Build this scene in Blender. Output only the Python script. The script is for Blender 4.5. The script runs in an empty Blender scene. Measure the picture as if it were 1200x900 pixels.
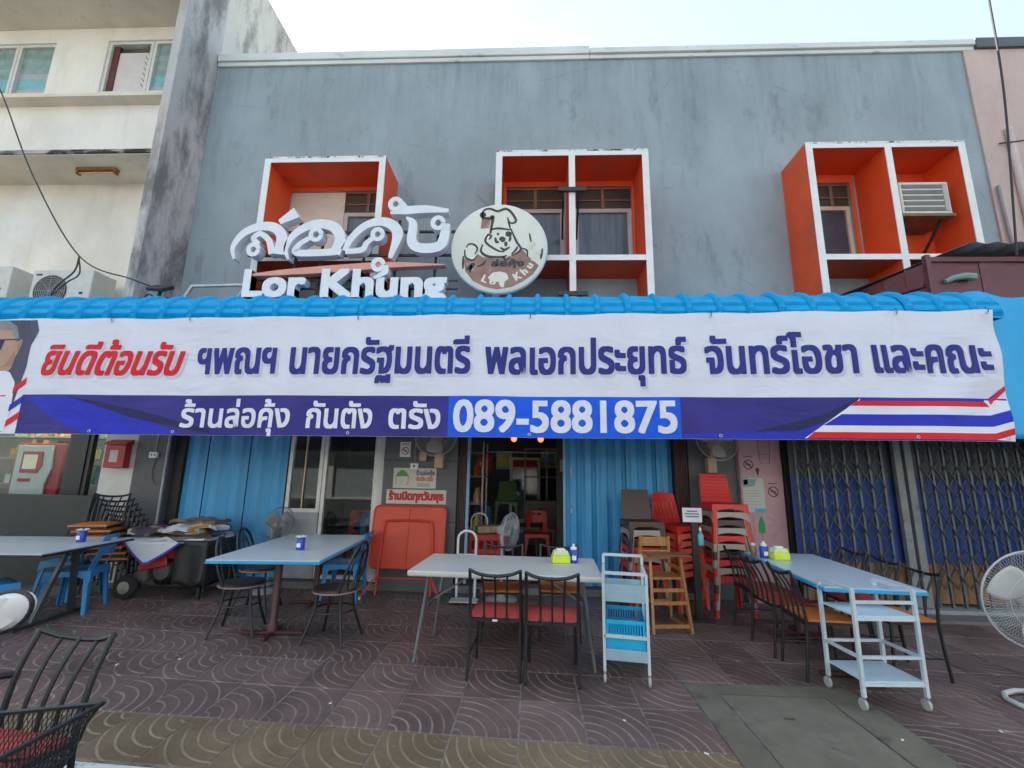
import bpy, bmesh, math, random
from math import radians as rd, sin, cos, pi, sqrt, atan2
from mathutils import Matrix, Vector
random.seed(7)
sc = bpy.context.scene
C = sc.collection

# ------------------------------------------------------------------ camera
cam = bpy.data.objects.new('camera', bpy.data.cameras.new('camera'))
C.objects.link(cam)
cam.data.sensor_width = 36.0
cam.data.lens = 36.0 * 535 / 1200
cam.data.clip_end = 2000
cam.data.clip_start = 0.05
def cam_matrix(loc, pitch, yaw, roll):
    cp, sp, cy, sy = cos(pitch), sin(pitch), cos(yaw), sin(yaw)
    F = Vector((sy*cp, cy*cp, sp)); R = Vector((cy, -sy, 0)); U = R.cross(F)
    R2 = cos(roll)*R + sin(roll)*U; U2 = -sin(roll)*R + cos(roll)*U
    m = Matrix((R2, U2, -F)).transposed().to_4x4(); m.translation = loc
    return m
cam.matrix_world = cam_matrix(Vector((0, 0, 1.55)), rd(11.25), rd(-2.5), rd(1.0))
sc.camera = cam

# ------------------------------------------------------------------ sky, sun, exposure
SUN_EL, SUN_AZ = 42, -42           # the sun stands behind the buildings, to the left
w = bpy.data.worlds.new('World'); sc.world = w; w.use_nodes = True
nt = w.node_tree; bg = nt.nodes['Background']
sky = nt.nodes.new('ShaderNodeTexSky'); sky.sky_type = 'NISHITA'; sky.sun_disc = False
sky.sun_elevation = rd(SUN_EL); sky.sun_rotation = rd(SUN_AZ)
sky.air_density = 1.0; sky.dust_density = 1.2; sky.ozone_density = 1.0
tcw = nt.nodes.new('ShaderNodeTexCoord'); cn = nt.nodes.new('ShaderNodeTexNoise'); cn.inputs['Scale'].default_value = 2.3; cn.inputs['Detail'].default_value = 7; cn.inputs['Distortion'].default_value = .6
mpw = nt.nodes.new('ShaderNodeMapping'); mpw.inputs['Scale'].default_value = (1, 1, 2.6); nt.links.new(tcw.outputs['Generated'], mpw.inputs[0]); nt.links.new(mpw.outputs[0], cn.inputs['Vector'])
cr_ = nt.nodes.new('ShaderNodeMapRange'); cr_.inputs[1].default_value = .3; cr_.inputs[2].default_value = .7; cr_.inputs[3].default_value = .55; cr_.inputs[4].default_value = .92; nt.links.new(cn.outputs[0], cr_.inputs[0])
cm_ = nt.nodes.new('ShaderNodeMix'); cm_.data_type = 'RGBA'; nt.links.new(cr_.outputs[0], cm_.inputs[0]); nt.links.new(sky.outputs[0], cm_.inputs[6]); cm_.inputs[7].default_value = (1.22, 1.30, 1.38, 1)
nt.links.new(cm_.outputs[2], bg.inputs[0]); bg.inputs[1].default_value = 0.11      # hazy sky with thin high cloud
sun = bpy.data.objects.new('sun', bpy.data.lights.new('sun', 'SUN')); C.objects.link(sun)
sun.data.energy = 3.2; sun.data.angle = rd(0.5); sun.data.color = (1, .95, .87)
sd = Vector((sin(rd(SUN_AZ))*cos(rd(SUN_EL)), cos(rd(SUN_AZ))*cos(rd(SUN_EL)), sin(rd(SUN_EL))))
sun.rotation_euler = (-sd).to_track_quat('-Z', 'Y').to_euler()
sun.location = (0, 20, 30)
sc.view_settings.view_transform = 'Standard'; sc.view_settings.look = 'None'
sc.view_settings.gamma = 1.0; sc.view_settings.exposure = 2.66
sc.view_settings.use_white_balance = True; sc.view_settings.white_balance_temperature = 6450; sc.view_settings.white_balance_tint = 4   # shade white balance
sc.cycles.max_bounces = 10; sc.cycles.diffuse_bounces = 6; sc.cycles.use_denoising = True

# ------------------------------------------------------------------ materials
def c(r, g, b):
    f = lambda v: (v/255/12.92 if v/255 <= .04045 else ((v/255+.055)/1.055)**2.4)
    return (f(r), f(g), f(b))
MATS = {}
def mat(name, col, rough=.6, metal=0., var=.12, scale=6., stretch=(1, 1, 1), bump=0., bscale=None,
        dirt=None, damt=.5, dscale=3., dstretch=(1, 1, 1), dsharp=.08, spec=.5, alpha=1., trans=0., emit=0., coat=0.):
    if name in MATS: return MATS[name]
    m = bpy.data.materials.new(name); MATS[name] = m; m.use_nodes = True
    n = m.node_tree; b = n.nodes['Principled BSDF']; L = n.links.new
    tc = n.nodes.new('ShaderNodeTexCoord')
    def noise(sca, st, det=5, rg=.6):
        mp = n.nodes.new('ShaderNodeMapping'); mp.inputs['Scale'].default_value = st
        L(tc.outputs['Object'], mp.inputs[0])
        t = n.nodes.new('ShaderNodeTexNoise'); t.inputs['Scale'].default_value = sca
        t.inputs['Detail'].default_value = det; t.inputs['Roughness'].default_value = rg
        L(mp.outputs[0], t.inputs['Vector']); return t
    def mix(f, a, bb):
        x = n.nodes.new('ShaderNodeMix'); x.data_type = 'RGBA'
        for s, v in ((x.inputs[0], f), (x.inputs[6], a), (x.inputs[7], bb)):
            if hasattr(v, 'links'): L(v, s)
            else: s.default_value = v if isinstance(v, float) else (*v, 1)
        return x.outputs[2]
    def ramp(src, lo, hi):
        r = n.nodes.new('ShaderNodeMapRange'); r.inputs[1].default_value = lo; r.inputs[2].default_value = hi
        L(src, r.inputs[0]); return r.outputs[0]
    lo = tuple(v*(1-var) for v in col); hi = tuple(min(1, v*(1+var)) for v in col)
    t = noise(scale, stretch)
    out = mix(ramp(t.outputs[0], .3, .7), lo, hi)
    if dirt:
        d = noise(dscale, dstretch, 7, .65)
        f = ramp(d.outputs[0], .5+ (0.5-damt)*.4, .5+(0.5-damt)*.4+dsharp*2)
        out = mix(f, out, dirt)
    L(out, b.inputs['Base Color'])
    b.inputs['Metallic'].default_value = metal
    rr = n.nodes.new('ShaderNodeMapRange'); L(t.outputs[0], rr.inputs[0])
    rr.inputs[3].default_value = max(.02, rough*.85); rr.inputs[4].default_value = min(1, rough*1.15)
    L(rr.outputs[0], b.inputs['Roughness'])
    b.inputs['Specular IOR Level'].default_value = spec
    if coat: b.inputs['Coat Weight'].default_value = coat
    if trans:
        b.inputs['Transmission Weight'].default_value = trans; b.inputs['IOR'].default_value = 1.45
    if alpha < 1: b.inputs['Alpha'].default_value = alpha
    if emit:
        b.inputs['Emission Color'].default_value = (*col, 1); b.inputs['Emission Strength'].default_value = emit
    if bump:
        bn = n.nodes.new('ShaderNodeBump'); bn.inputs['Strength'].default_value = bump; bn.inputs['Distance'].default_value = .02
        bt = noise(bscale or scale*6, stretch); L(bt.outputs[0], bn.inputs['Height']); L(bn.outputs[0], b.inputs['Normal'])
    return m

def wrinkle(m, amt=.11):
    n = m.node_tree; b = n.nodes['Principled BSDF']; L = n.links.new
    tc = n.nodes.new('ShaderNodeTexCoord'); mp = n.nodes.new('ShaderNodeMapping'); mp.inputs['Rotation'].default_value = (0, rd(28), 0); mp.inputs['Scale'].default_value = (.75, 1, 2.1); L(tc.outputs['Object'], mp.inputs[0])
    t = n.nodes.new('ShaderNodeTexNoise'); t.inputs['Scale'].default_value = 1.5; t.inputs['Detail'].default_value = 3; t.inputs['Roughness'].default_value = .45; t.inputs['Distortion'].default_value = 1.6; L(mp.outputs[0], t.inputs['Vector'])
    bn = n.nodes.new('ShaderNodeBump'); bn.inputs['Strength'].default_value = amt; bn.inputs['Distance'].default_value = .22; L(t.outputs[0], bn.inputs['Height']); L(bn.outputs[0], b.inputs['Normal'])
def wall_mat(name, col, stain, amt=.45, col2=None, top=None):
    """weathered painted render: soft blotches, downward streaks, fine grain"""
    m = bpy.data.materials.new(name); m.use_nodes = True; n = m.node_tree; b = n.nodes['Principled BSDF']; L = n.links.new
    tc = n.nodes.new('ShaderNodeTexCoord')
    def noise(sca, st, det=6, rg=.62, dis=0.):
        mp = n.nodes.new('ShaderNodeMapping'); mp.inputs['Scale'].default_value = st; L(tc.outputs['Object'], mp.inputs[0])
        t = n.nodes.new('ShaderNodeTexNoise'); t.inputs['Scale'].default_value = sca; t.inputs['Detail'].default_value = det
        t.inputs['Roughness'].default_value = rg; t.inputs['Distortion'].default_value = dis; L(mp.outputs[0], t.inputs['Vector']); return t.outputs[0]
    def rng(src, lo, hi, a=0., bb=1.):
        r = n.nodes.new('ShaderNodeMapRange'); r.inputs[1].default_value = lo; r.inputs[2].default_value = hi
        r.inputs[3].default_value = a; r.inputs[4].default_value = bb; L(src, r.inputs[0]); return r.outputs[0]
    def mix(f, a, bb):
        x = n.nodes.new('ShaderNodeMix'); x.data_type = 'RGBA'
        for s, v in ((x.inputs[0], f), (x.inputs[6], a), (x.inputs[7], bb)):
            if hasattr(v, 'links'): L(v, s)
            else: s.default_value = v if isinstance(v, float) else (*v, 1)
        return x.outputs[2]
    o = mix(rng(noise(.7, (1, 1, .6)), .35, .65), tuple(v*.86 for v in col), tuple(min(1, v*1.12) for v in col))
    if col2: o = mix(rng(noise(.45, (1, 1, .8)), .5, .66), o, col2)
    o = mix(rng(noise(3.2, (1, 1, .16), 8, .7), .55, .74, 0, .45), o, stain)
    o = mix(rng(noise(2.1, (1, 1, .35), 9, .72, .1), .5+(.5-amt)*.45, .66+(.5-amt)*.45, 0, .8), o, stain)
    if top:
        sx = n.nodes.new('ShaderNodeSeparateXYZ'); L(tc.outputs['Object'], sx.inputs[0])
        mm = n.nodes.new('ShaderNodeMath'); mm.operation = 'MULTIPLY'; L(rng(sx.outputs[2], top-1.5, top), mm.inputs[0]); L(rng(noise(5.5, (1, 1, .06), 6, .7), .46, .66), mm.inputs[1])
        o = mix(rng(mm.outputs[0], 0., 1., 0., .36), o, tuple(v*.8 for v in stain))
        vo = n.nodes.new('ShaderNodeTexVoronoi'); vo.feature = 'DISTANCE_TO_EDGE'; vo.inputs['Scale'].default_value = .55; L(tc.outputs['Object'], vo.inputs['Vector'])
        ck = n.nodes.new('ShaderNodeMath'); ck.operation = 'MULTIPLY'; L(rng(vo.outputs[0], .0, .006, 1., 0.), ck.inputs[0]); L(rng(noise(1.3, (1, 1, 1)), .5, .6), ck.inputs[1])
        o = mix(rng(ck.outputs[0], 0., 1., 0., .35), o, tuple(v*.6 for v in stain))
    L(o, b.inputs['Base Color']); b.inputs['Roughness'].default_value = .85; b.inputs['Specular IOR Level'].default_value = .25
    bn = n.nodes.new('ShaderNodeBump'); bn.inputs['Strength'].default_value = .35; bn.inputs['Distance'].default_value = .015
    L(noise(14, (1, 1, 1), 8, .7), bn.inputs['Height']); L(bn.outputs[0], b.inputs['Normal'])
    MATS[name] = m; return m

def tile_mat(name, col, flip, line):
    """paving tile with raised concentric quarter circles about one corner"""
    m = bpy.data.materials.new(name); m.use_nodes = True; n = m.node_tree; b = n.nodes['Principled BSDF']; L = n.links.new
    tc = n.nodes.new('ShaderNodeTexCoord'); oi = n.nodes.new('ShaderNodeObjectInfo')
    sp = n.nodes.new('ShaderNodeSeparateXYZ'); L(tc.outputs['Generated'], sp.inputs[0])
    def math_(op, a, bb=None):
        x = n.nodes.new('ShaderNodeMath'); x.operation = op
        for i, v in enumerate((a, bb)):
            if v is None: continue
            if hasattr(v, 'links'): L(v, x.inputs[i])
            else: x.inputs[i].default_value = v
        return x.outputs[0]
    x, y = sp.outputs[0], sp.outputs[1]
    if flip: x = math_('SUBTRACT', 1.0, x); y = math_('SUBTRACT', 1.0, y)
    r = math_('SQRT', math_('ADD', math_('MULTIPLY', x, x), math_('MULTIPLY', y, y)))
    k = math_('MULTIPLY', r, 5.6)
    tri = math_('ABSOLUTE', math_('SUBTRACT', math_('FRACT', math_('ADD', k, .5)), .5))     # 0 on a ridge
    ms = n.nodes.new('ShaderNodeMapRange'); ms.inputs[1].default_value = .045; ms.inputs[2].default_value = .13
    ms.inputs[3].default_value = 1; ms.inputs[4].default_value = 0; L(tri, ms.inputs[0])
    lim = math_('LESS_THAN', r, 1.14); lim2 = math_('GREATER_THAN', r, .12)
    ridge = math_('MULTIPLY', math_('MULTIPLY', ms.outputs[0], lim), lim2)
    nz = n.nodes.new('ShaderNodeTexNoise'); nz.inputs['Scale'].default_value = 3.5; nz.inputs['Detail'].default_value = 8; nz.inputs['Roughness'].default_value = .7
    ge = n.nodes.new('ShaderNodeNewGeometry'); L(ge.outputs['Position'], nz.inputs['Vector'])
    wr = n.nodes.new('ShaderNodeMapRange'); wr.inputs[1].default_value = .36; wr.inputs[2].default_value = .62; L(nz.outputs[0], wr.inputs[0])
    worn = math_('MULTIPLY', ridge, wr.outputs[0])
    def mix(f, a, bb):
        q = n.nodes.new('ShaderNodeMix'); q.data_type = 'RGBA'
        for s, v in ((q.inputs[0], f), (q.inputs[6], a), (q.inputs[7], bb)):
            if hasattr(v, 'links'): L(v, s)
            else: s.default_value = v if isinstance(v, float) else (*v, 1)
        return q.outputs[2]
    n2 = n.nodes.new('ShaderNodeTexNoise'); n2.inputs['Scale'].default_value = 1.1; n2.inputs['Detail'].default_value = 6; L(ge.outputs['Position'], n2.inputs['Vector'])
    mr2 = n.nodes.new('ShaderNodeMapRange'); mr2.inputs[1].default_value = .35; mr2.inputs[2].default_value = .65; L(n2.outputs[0], mr2.inputs[0])
    base = mix(mr2.outputs[0], tuple(v*.68 for v in col), tuple(v*1.25 for v in col))
    tint = n.nodes.new('ShaderNodeMapRange'); tint.inputs[3].default_value = .78; tint.inputs[4].default_value = 1.2; L(oi.outputs['Random'], tint.inputs[0])
    hv = n.nodes.new('ShaderNodeHueSaturation'); L(base, hv.inputs['Color']); L(tint.outputs[0], hv.inputs['Value'])
    n3 = n.nodes.new('ShaderNodeTexNoise'); n3.inputs['Scale'].default_value = 45; n3.inputs['Detail'].default_value = 4; L(ge.outputs['Position'], n3.inputs['Vector'])
    sp3 = n.nodes.new('ShaderNodeMapRange'); sp3.inputs[1].default_value = .3; sp3.inputs[2].default_value = .75; sp3.inputs[4].default_value = .35; L(n3.outputs[0], sp3.inputs[0])
    o = mix(sp3.outputs[0], hv.outputs[0], tuple(v*.45 for v in col))
    o = mix(worn, o, line)
    n4 = n.nodes.new('ShaderNodeTexNoise'); n4.inputs['Scale'].default_value = .75; n4.inputs['Detail'].default_value = 9; n4.inputs['Roughness'].default_value = .68; L(ge.outputs['Position'], n4.inputs['Vector'])
    st4 = n.nodes.new('ShaderNodeMapRange'); st4.inputs[1].default_value = .50; st4.inputs[2].default_value = .68; st4.inputs[4].default_value = .62; L(n4.outputs[0], st4.inputs[0])
    o = mix(st4.outputs[0], o, tuple(v*.30 for v in col))
    n5 = n.nodes.new('ShaderNodeTexNoise'); n5.inputs['Scale'].default_value = 17; n5.inputs['Detail'].default_value = 5; L(ge.outputs['Position'], n5.inputs['Vector'])
    st5 = n.nodes.new('ShaderNodeMapRange'); st5.inputs[1].default_value = .66; st5.inputs[2].default_value = .72; st5.inputs[4].default_value = .5; L(n5.outputs[0], st5.inputs[0])
    o = mix(st5.outputs[0], o, tuple(min(1, v*1.7) for v in col))
    L(o, b.inputs['Base Color']); b.inputs['Specular IOR Level'].default_value = .32
    rr = n.nodes.new('ShaderNodeMapRange'); rr.inputs[1].default_value = .3; rr.inputs[2].default_value = .7; rr.inputs[3].default_value = .26; rr.inputs[4].default_value = .7; L(nz.outputs[0], rr.inputs[0]); L(rr.outputs[0], b.inputs['Roughness'])
    bn = n.nodes.new('ShaderNodeBump'); bn.inputs['Strength'].default_value = .6; bn.inputs['Distance'].default_value = .006
    hh = math_('ADD', ridge, math_('MULTIPLY', n3.outputs[0], .5)); L(hh, bn.inputs['Height']); L(bn.outputs[0], b.inputs['Normal'])
    MATS[name] = m; return m

# ------------------------------------------------------------------ mesh helpers
class MB:
    def __init__(s): s.v = []; s.f = []
    def add(s, vs, fs):
        o = len(s.v); s.v += [tuple(v) for v in vs]; s.f += [tuple(i+o for i in f) for f in fs]; return s
    def box(s, x0, x1, y0, y1, z0, z1, m=None):
        vs = [(x, y, z) for z in (z0, z1) for y in (y0, y1) for x in (x0, x1)]
        if m: vs = [m @ Vector(v) for v in vs]
        return s.add(vs, [(0, 2, 3, 1), (4, 5, 7, 6), (0, 1, 5, 4), (2, 6, 7, 3), (0, 4, 6, 2), (1, 3, 7, 5)])
    def cbox(s, cx, cy, cz, sx, sy, sz, rot=None):
        m = Matrix.Translation((cx, cy, cz)) @ (rot.to_4x4() if rot else Matrix.Identity(4))
        return s.box(-sx/2, sx/2, -sy/2, sy/2, -sz/2, sz/2, m)
    def bar(s, p0, p1, wx, wy):            # square bar between two points
        p0, p1 = Vector(p0), Vector(p1); d = p1-p0; L = d.length
        q = d.to_track_quat('Z', 'Y'); m = Matrix.Translation(p0) @ q.to_matrix().to_4x4()
        return s.box(-wx/2, wx/2, -wy/2, wy/2, 0, L, m)
    def tube(s, pts, r, seg=8, closed=False, r1=None):
        P = [Vector(p) for p in pts]; n = len(P); rings = []
        def tan(i):
            if closed: return (P[(i+1) % n]-P[i-1]).normalized()
            if i == 0: return (P[1]-P[0]).normalized()
            if i == n-1: return (P[-1]-P[-2]).normalized()
            return ((P[i+1]-P[i]).normalized()+(P[i]-P[i-1]).normalized()).normalized()
        t = tan(0); u = t.orthogonal().normalized()
        for i in range(n):
            t2 = tan(i); q = t.rotation_difference(t2); u = (q @ u).normalized(); t = t2; vv = t.cross(u)
            rad = r if r1 is None else r+(r1-r)*i/(n-1)
            rings.append([P[i]+rad*(cos(2*pi*k/seg)*u+sin(2*pi*k/seg)*vv) for k in range(seg)])
        vs = [v for g in rings for v in g]; fs = []
        for i in range(n if closed else n-1):
            j = (i+1) % n
            for k in range(seg): fs.append((i*seg+k, i*seg+(k+1) % seg, j*seg+(k+1) % seg, j*seg+k))
        if not closed: fs += [tuple(reversed(range(seg))), tuple((n-1)*seg+k for k in range(seg))]
        return s.add(vs, fs)
    def lathe(s, prof, seg=20, loc=(0, 0, 0), m=None):
        vs = []; fs = []; n = len(prof)
        for r, z in prof:
            for k in range(seg): vs.append(Vector((r*cos(2*pi*k/seg), r*sin(2*pi*k/seg), z)))
        for i in range(n-1):
            for k in range(seg): fs.append((i*seg+k, i*seg+(k+1) % seg, (i+1)*seg+(k+1) % seg, (i+1)*seg+k))
        if prof[0][0] > 1e-6: fs.append(tuple(reversed(range(seg))))
        if prof[-1][0] > 1e-6: fs.append(tuple((n-1)*seg+k for k in range(seg)))
        M = Matrix.Translation(loc) @ (m.to_4x4() if m else Matrix.Identity(4))
        return s.add([M @ v for v in vs], fs)
    def prism(s, poly, d0, d1, fn):        # polygon (a,b) extruded d0..d1, fn(a,b,d)->xyz
        n = len(poly)
        return s.add([fn(a, b, d0) for a, b in poly]+[fn(a, b, d1) for a, b in poly],
                     [tuple(reversed(range(n))), tuple(range(n, 2*n))]+[(i, (i+1) % n, n+(i+1) % n, n+i) for i in range(n)])
    def grid(s, nu, nv, fn, flip=False):
        vs = [fn(i/nu, j/nv) for j in range(nv+1) for i in range(nu+1)]; fs = []
        for j in range(nv):
            for i in range(nu):
                a = j*(nu+1)+i; q = (a, a+1, a+nu+2, a+nu+1); fs.append(tuple(reversed(q)) if flip else q)
        return s.add(vs, fs)
    def build(s, name, m, parent=None, smooth=False, bevel=0., solid=0., fix=True, sub=0):
        me = bpy.data.meshes.new(name); me.from_pydata(s.v, [], s.f); me.update()
        if fix:
            bm = bmesh.new(); bm.from_mesh(me); bmesh.ops.recalc_face_normals(bm, faces=bm.faces); bm.to_mesh(me); bm.free()
        me.materials.append(m)
        o = bpy.data.objects.new(name, me); C.objects.link(o)
        if parent: o.parent = parent
        if solid:
            k = o.modifiers.new('solid', 'SOLIDIFY'); k.thickness = solid; k.offset = 0
        if bevel:
            k = o.modifiers.new('bevel', 'BEVEL'); k.width = bevel; k.segments = 2; k.limit_method = 'ANGLE'; k.angle_limit = rd(40)
        if sub:
            k = o.modifiers.new('sub', 'SUBSURF'); k.levels = sub; k.render_levels = sub
        if smooth:
            me.shade_smooth()
            try: me.set_sharp_from_angle(angle=rd(42))
            except Exception: pass
        return o
def tag(o, label=None, cat=None, group=None, kind=None):
    if label: o['label'] = label
    if cat: o['category'] = cat
    if group: o['group'] = group
    if kind: o['kind'] = kind
    return o
def thing(name, label, cat, loc=(0, 0, 0), rz=0., group=None):
    o = bpy.data.objects.new(name, None); C.objects.link(o); o.empty_display_size = .1
    o.location = loc; o.rotation_euler = (0, 0, rz); return tag(o, label, cat, group)
KIDS = {}
def kids(o): return [x for x in C.objects if x.parent == o]
def dup(o, parent=None):
    r = o.copy(); C.objects.link(r); r.parent = parent
    for ch in kids(o): dup(ch, r)
    return r
def put(o, loc, rz, label=None, group=None):
    o.location = loc; o.rotation_euler = (0, 0, rz)
    if label: o['label'] = label
    if group: o['group'] = group
    return o
def structure(o): o['kind'] = 'structure'; return o
def arc(cx, cy, r, a0, a1, n, ry=None):
    ry = ry or r
    return [(cx+r*cos(rd(a0+(a1-a0)*i/n)), cy+ry*sin(rd(a0+(a1-a0)*i/n))) for i in range(n+1)]
def spline(pts, n=6):
    out = []; P = [Vector(p) for p in pts]; P = [P[0]*2-P[1]]+P+[P[-1]*2-P[-2]]
    for i in range(1, len(P)-2):
        for k in range(n):
            t = k/n; a, b, cc, d = P[i-1], P[i], P[i+1], P[i+2]
            out.append(.5*((2*b)+(cc-a)*t+(2*a-5*b+4*cc-d)*t*t+(3*b-a-3*cc+d)*t**3))
    out.append(P[-2]); return out

# text ---------------------------------------------------------------
def glyphs(txt, res=3):
    cu = bpy.data.curves.new('t', 'FONT'); cu.body = txt; cu.size = 1; cu.resolution_u = res
    ob = bpy.data.objects.new('t', cu); C.objects.link(ob)
    dg = bpy.context.evaluated_depsgraph_get(); dg.update()
    me = bpy.data.meshes.new_from_object(ob.evaluated_get(dg))
    vs = [(v.co.x, v.co.y) for v in me.vertices]; fs = [tuple(p.vertices) for p in me.polygons]
    bpy.data.objects.remove(ob); bpy.data.curves.remove(cu); bpy.data.meshes.remove(me)
    return vs, fs
XH = {}
def text_flat(txt, x0, x1, zb, h, bold=0., shear=0., ref=None, stamps=8, res=3):
    """flat glyph stamps fitted to x0..x1; consonant height h above baseline zb. -> list of (verts(x,z,layer), faces)"""
    vs, fs = glyphs(txt, res)
    ref = ref or 'น'
    if ref not in XH:
        r, _ = glyphs(ref); XH[ref] = max(v[1] for v in r)
    sz = h/XH[ref]
    xa, xb = min(v[0] for v in vs), max(v[0] for v in vs)
    sx = (x1-x0-2*bold)/(xb-xa)
    out = []
    offs = [(0, 0)] + ([(bold*a, bold*.85*b) for a, b in ((-1, -1), (-1, 0), (-1, 1), (0, 1), (1, 1), (1, 0), (1, -1), (0, -1))] if bold else [])
    for li, (ox, oz) in enumerate(offs):
        out.append(([(x0+bold+(x-xa)*sx+ox+shear*(y*sz), zb+y*sz+oz, li) for x, y in vs], fs))
    return out
def text_obj(name, m, parent, pos, txt, x0, x1, zb, h, bold=0., shear=0., ref=None, gap=.0006, extrude=0., stamps=8, res=3):
    """pos(x,z,layer depth)->xyz"""
    mb = MB()
    for vs, fs in text_flat(txt, x0, x1, zb, h, bold, shear, ref, stamps, res):
        if not extrude:
            mb.add([pos(x, z, li*gap) for x, z, li in vs], fs)
        else:
            n = len(vs); cnt = {}
            for f in fs:
                for a, b in zip(f, f[1:]+f[:1]): cnt[(a, b)] = 1
            ed = [(a, b) for (a, b) in cnt if (b, a) not in cnt]
            mb.add([pos(x, z, li*gap+extrude) for x, z, li in vs]+[pos(x, z, 0) for x, z, li in vs],
                   list(fs)+[(b, a, a+n, b+n) for a, b in ed])
    return mb.build(name, m, parent, fix=False)

# ================================================================== materials used all over
WHITE = mat('white_paint', (.78, .78, .76), .55, var=.06)
BLACKM = mat('black_metal', (.022, .022, .025), .38, var=.2, spec=.5)
STEEL = mat('steel', (.45, .46, .47), .35, metal=.9, var=.15)
PLBLUE = mat('blue_plastic', (.03, .25, .58), .4, var=.12, scale=3)
PLRED = mat('red_plastic', (.60, .022, .018), .38, var=.12, scale=3)
PLSALMON = mat('salmon_plastic', (.70, .13, .085), .42, var=.12, scale=3)
PLBEIGE = mat('beige_plastic', (.36, .31, .26), .45, var=.12, scale=3)
PLBROWN = mat('brown_plastic', (.065, .032, .028), .42, var=.15, scale=3)
ORANGE = mat('orange_paint', (.72, .088, .020), .6, var=.14, scale=1.5, dirt=(.52, .10, .05), damt=.34, dscale=2.5)
RIM = mat('white_rim_paint', (.74, .75, .74), .65, var=.06, dirt=(.05, .05, .05), damt=.10, dscale=6, dstretch=(1, 1, .6), dsharp=.08)
RIMD = mat('stained_rim_paint', (.72, .73, .72), .65, var=.06, dirt=(.04, .04, .04), damt=.52, dscale=7, dstretch=(1, 1, .8), dsharp=.06)
GLASSD = mat('dark_window_glass', (.05, .075, .10), .08, var=.25, scale=2, spec=.6)

# ================================================================== ground, road, pavement, kerb
SH = -0.05                                   # rows of tiles run slightly askew to the facade
rowy = lambda x, y: y+SH*x
g = MB().box(-150, 150, -150, 150, -.6, -.12)
structure(g.build('road', mat('asphalt', (.06, .06, .062), .85, var=.25, scale=3, bump=.5, bscale=90)))
pm = mat('paving_mortar', (.22, .19, .17), .9, var=.5, scale=9, bump=.4)
pv = MB()
poly = [(-40, rowy(-40, 2.60)), (40, rowy(40, 2.60)), (40, 30), (-40, 30)]
pv.prism(poly, -.3, -.006, lambda a, b, d: (a, b, d))
pavement = structure(pv.build('pavement', pm))
TW, TD = .413, .48
def tile_mesh(name, m):
    b = MB(); g_ = .004
    x0, x1, y0, y1 = g_, TW-g_, g_, TD-g_; e = .005
    sh = lambda x, y, z: (x, y+SH*x, z)
    vs = [sh(x0, y0, -.03), sh(x1, y0, -.03), sh(x1, y1, -.03), sh(x0, y1, -.03),
          sh(x0, y0, -e), sh(x1, y0, -e), sh(x1, y1, -e), sh(x0, y1, -e),
          sh(x0+e, y0+e, 0), sh(x1-e, y0+e, 0), sh(x1-e, y1-e, 0), sh(x0+e, y1-e, 0)]
    fs = [(8, 9, 10, 11)]
    for a in (0, 4):
        for k in range(4): fs.append((a+k, a+(k+1) % 4, a+4+(k+1) % 4, a+4+k))
    b.add(vs, fs); me = bpy.data.meshes.new(name); me.from_pydata(b.v, [], b.f); me.materials.append(m); return me
LINE = (.34, .275, .235)
tmA = tile_mesh('tile_a', tile_mat('tile_up', (.178, .122, .112), False, LINE))
tmB = tile_mesh('tile_b', tile_mat('tile_down', (.178, .122, .112), True, LINE))
tmY = tile_mesh('tile_y', tile_mat('tile_yellow', (.215, .158, .098), True, (.36, .29, .20)))
for j in range(-1, 7):
    for i in range(-18, 15):
        x = -.06+TW*i; y = 3.09+TD*j
        if 3 <= i <= 5 and j <= 1: continue              # the concrete chamber sits here
        me = tmY if j == -1 and i < 8 else (tmA if j % 2 == 0 else tmB)
        o = bpy.data.objects.new('paving_tile', me); C.objects.link(o); o.parent = pavement
        o.location = (x, rowy(x, y), random.uniform(-.003, .0))
        o.rotation_euler = (random.uniform(-.004, .004), random.uniform(-.004, .004), 0)
# floor apron between the last tiles and the shops
apron = MB().box(-8, 8, 6.36, 6.6, -.012, -.002)
structure(apron.build('concrete_apron', mat('apron_concrete', (.12, .115, .11), .85, var=.25, scale=4, bump=.3)))
# kerb
kb = thing('kerb', 'kerb', 'kerb'); del kb['label']; del kb['category']; structure(kb)
kw = mat('kerb_white', (.66, .67, .66), .7, var=.12, dirt=(.12, .12, .12), damt=.3, dscale=14)
kk = mat('kerb_black', (.03, .03, .032), .75, var=.3, dirt=(.12, .12, .11), damt=.25, dscale=10)
for i in range(-9, 10):
    x0 = -2.46+i*1.02
    for q, (a, b, m) in enumerate(((x0, x0+.50, kw), (x0+.506, x0+1.014, kk))):
        mb = MB(); mb.prism([(a, rowy(a, 2.44)), (b, rowy(b, 2.44)), (b, rowy(b, 2.598)), (a, rowy(a, 2.598))], -.25, -.002, lambda u, v, d: (u, v, d))
        mb.build('kerb_stone', m, kb, bevel=.012)
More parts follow.
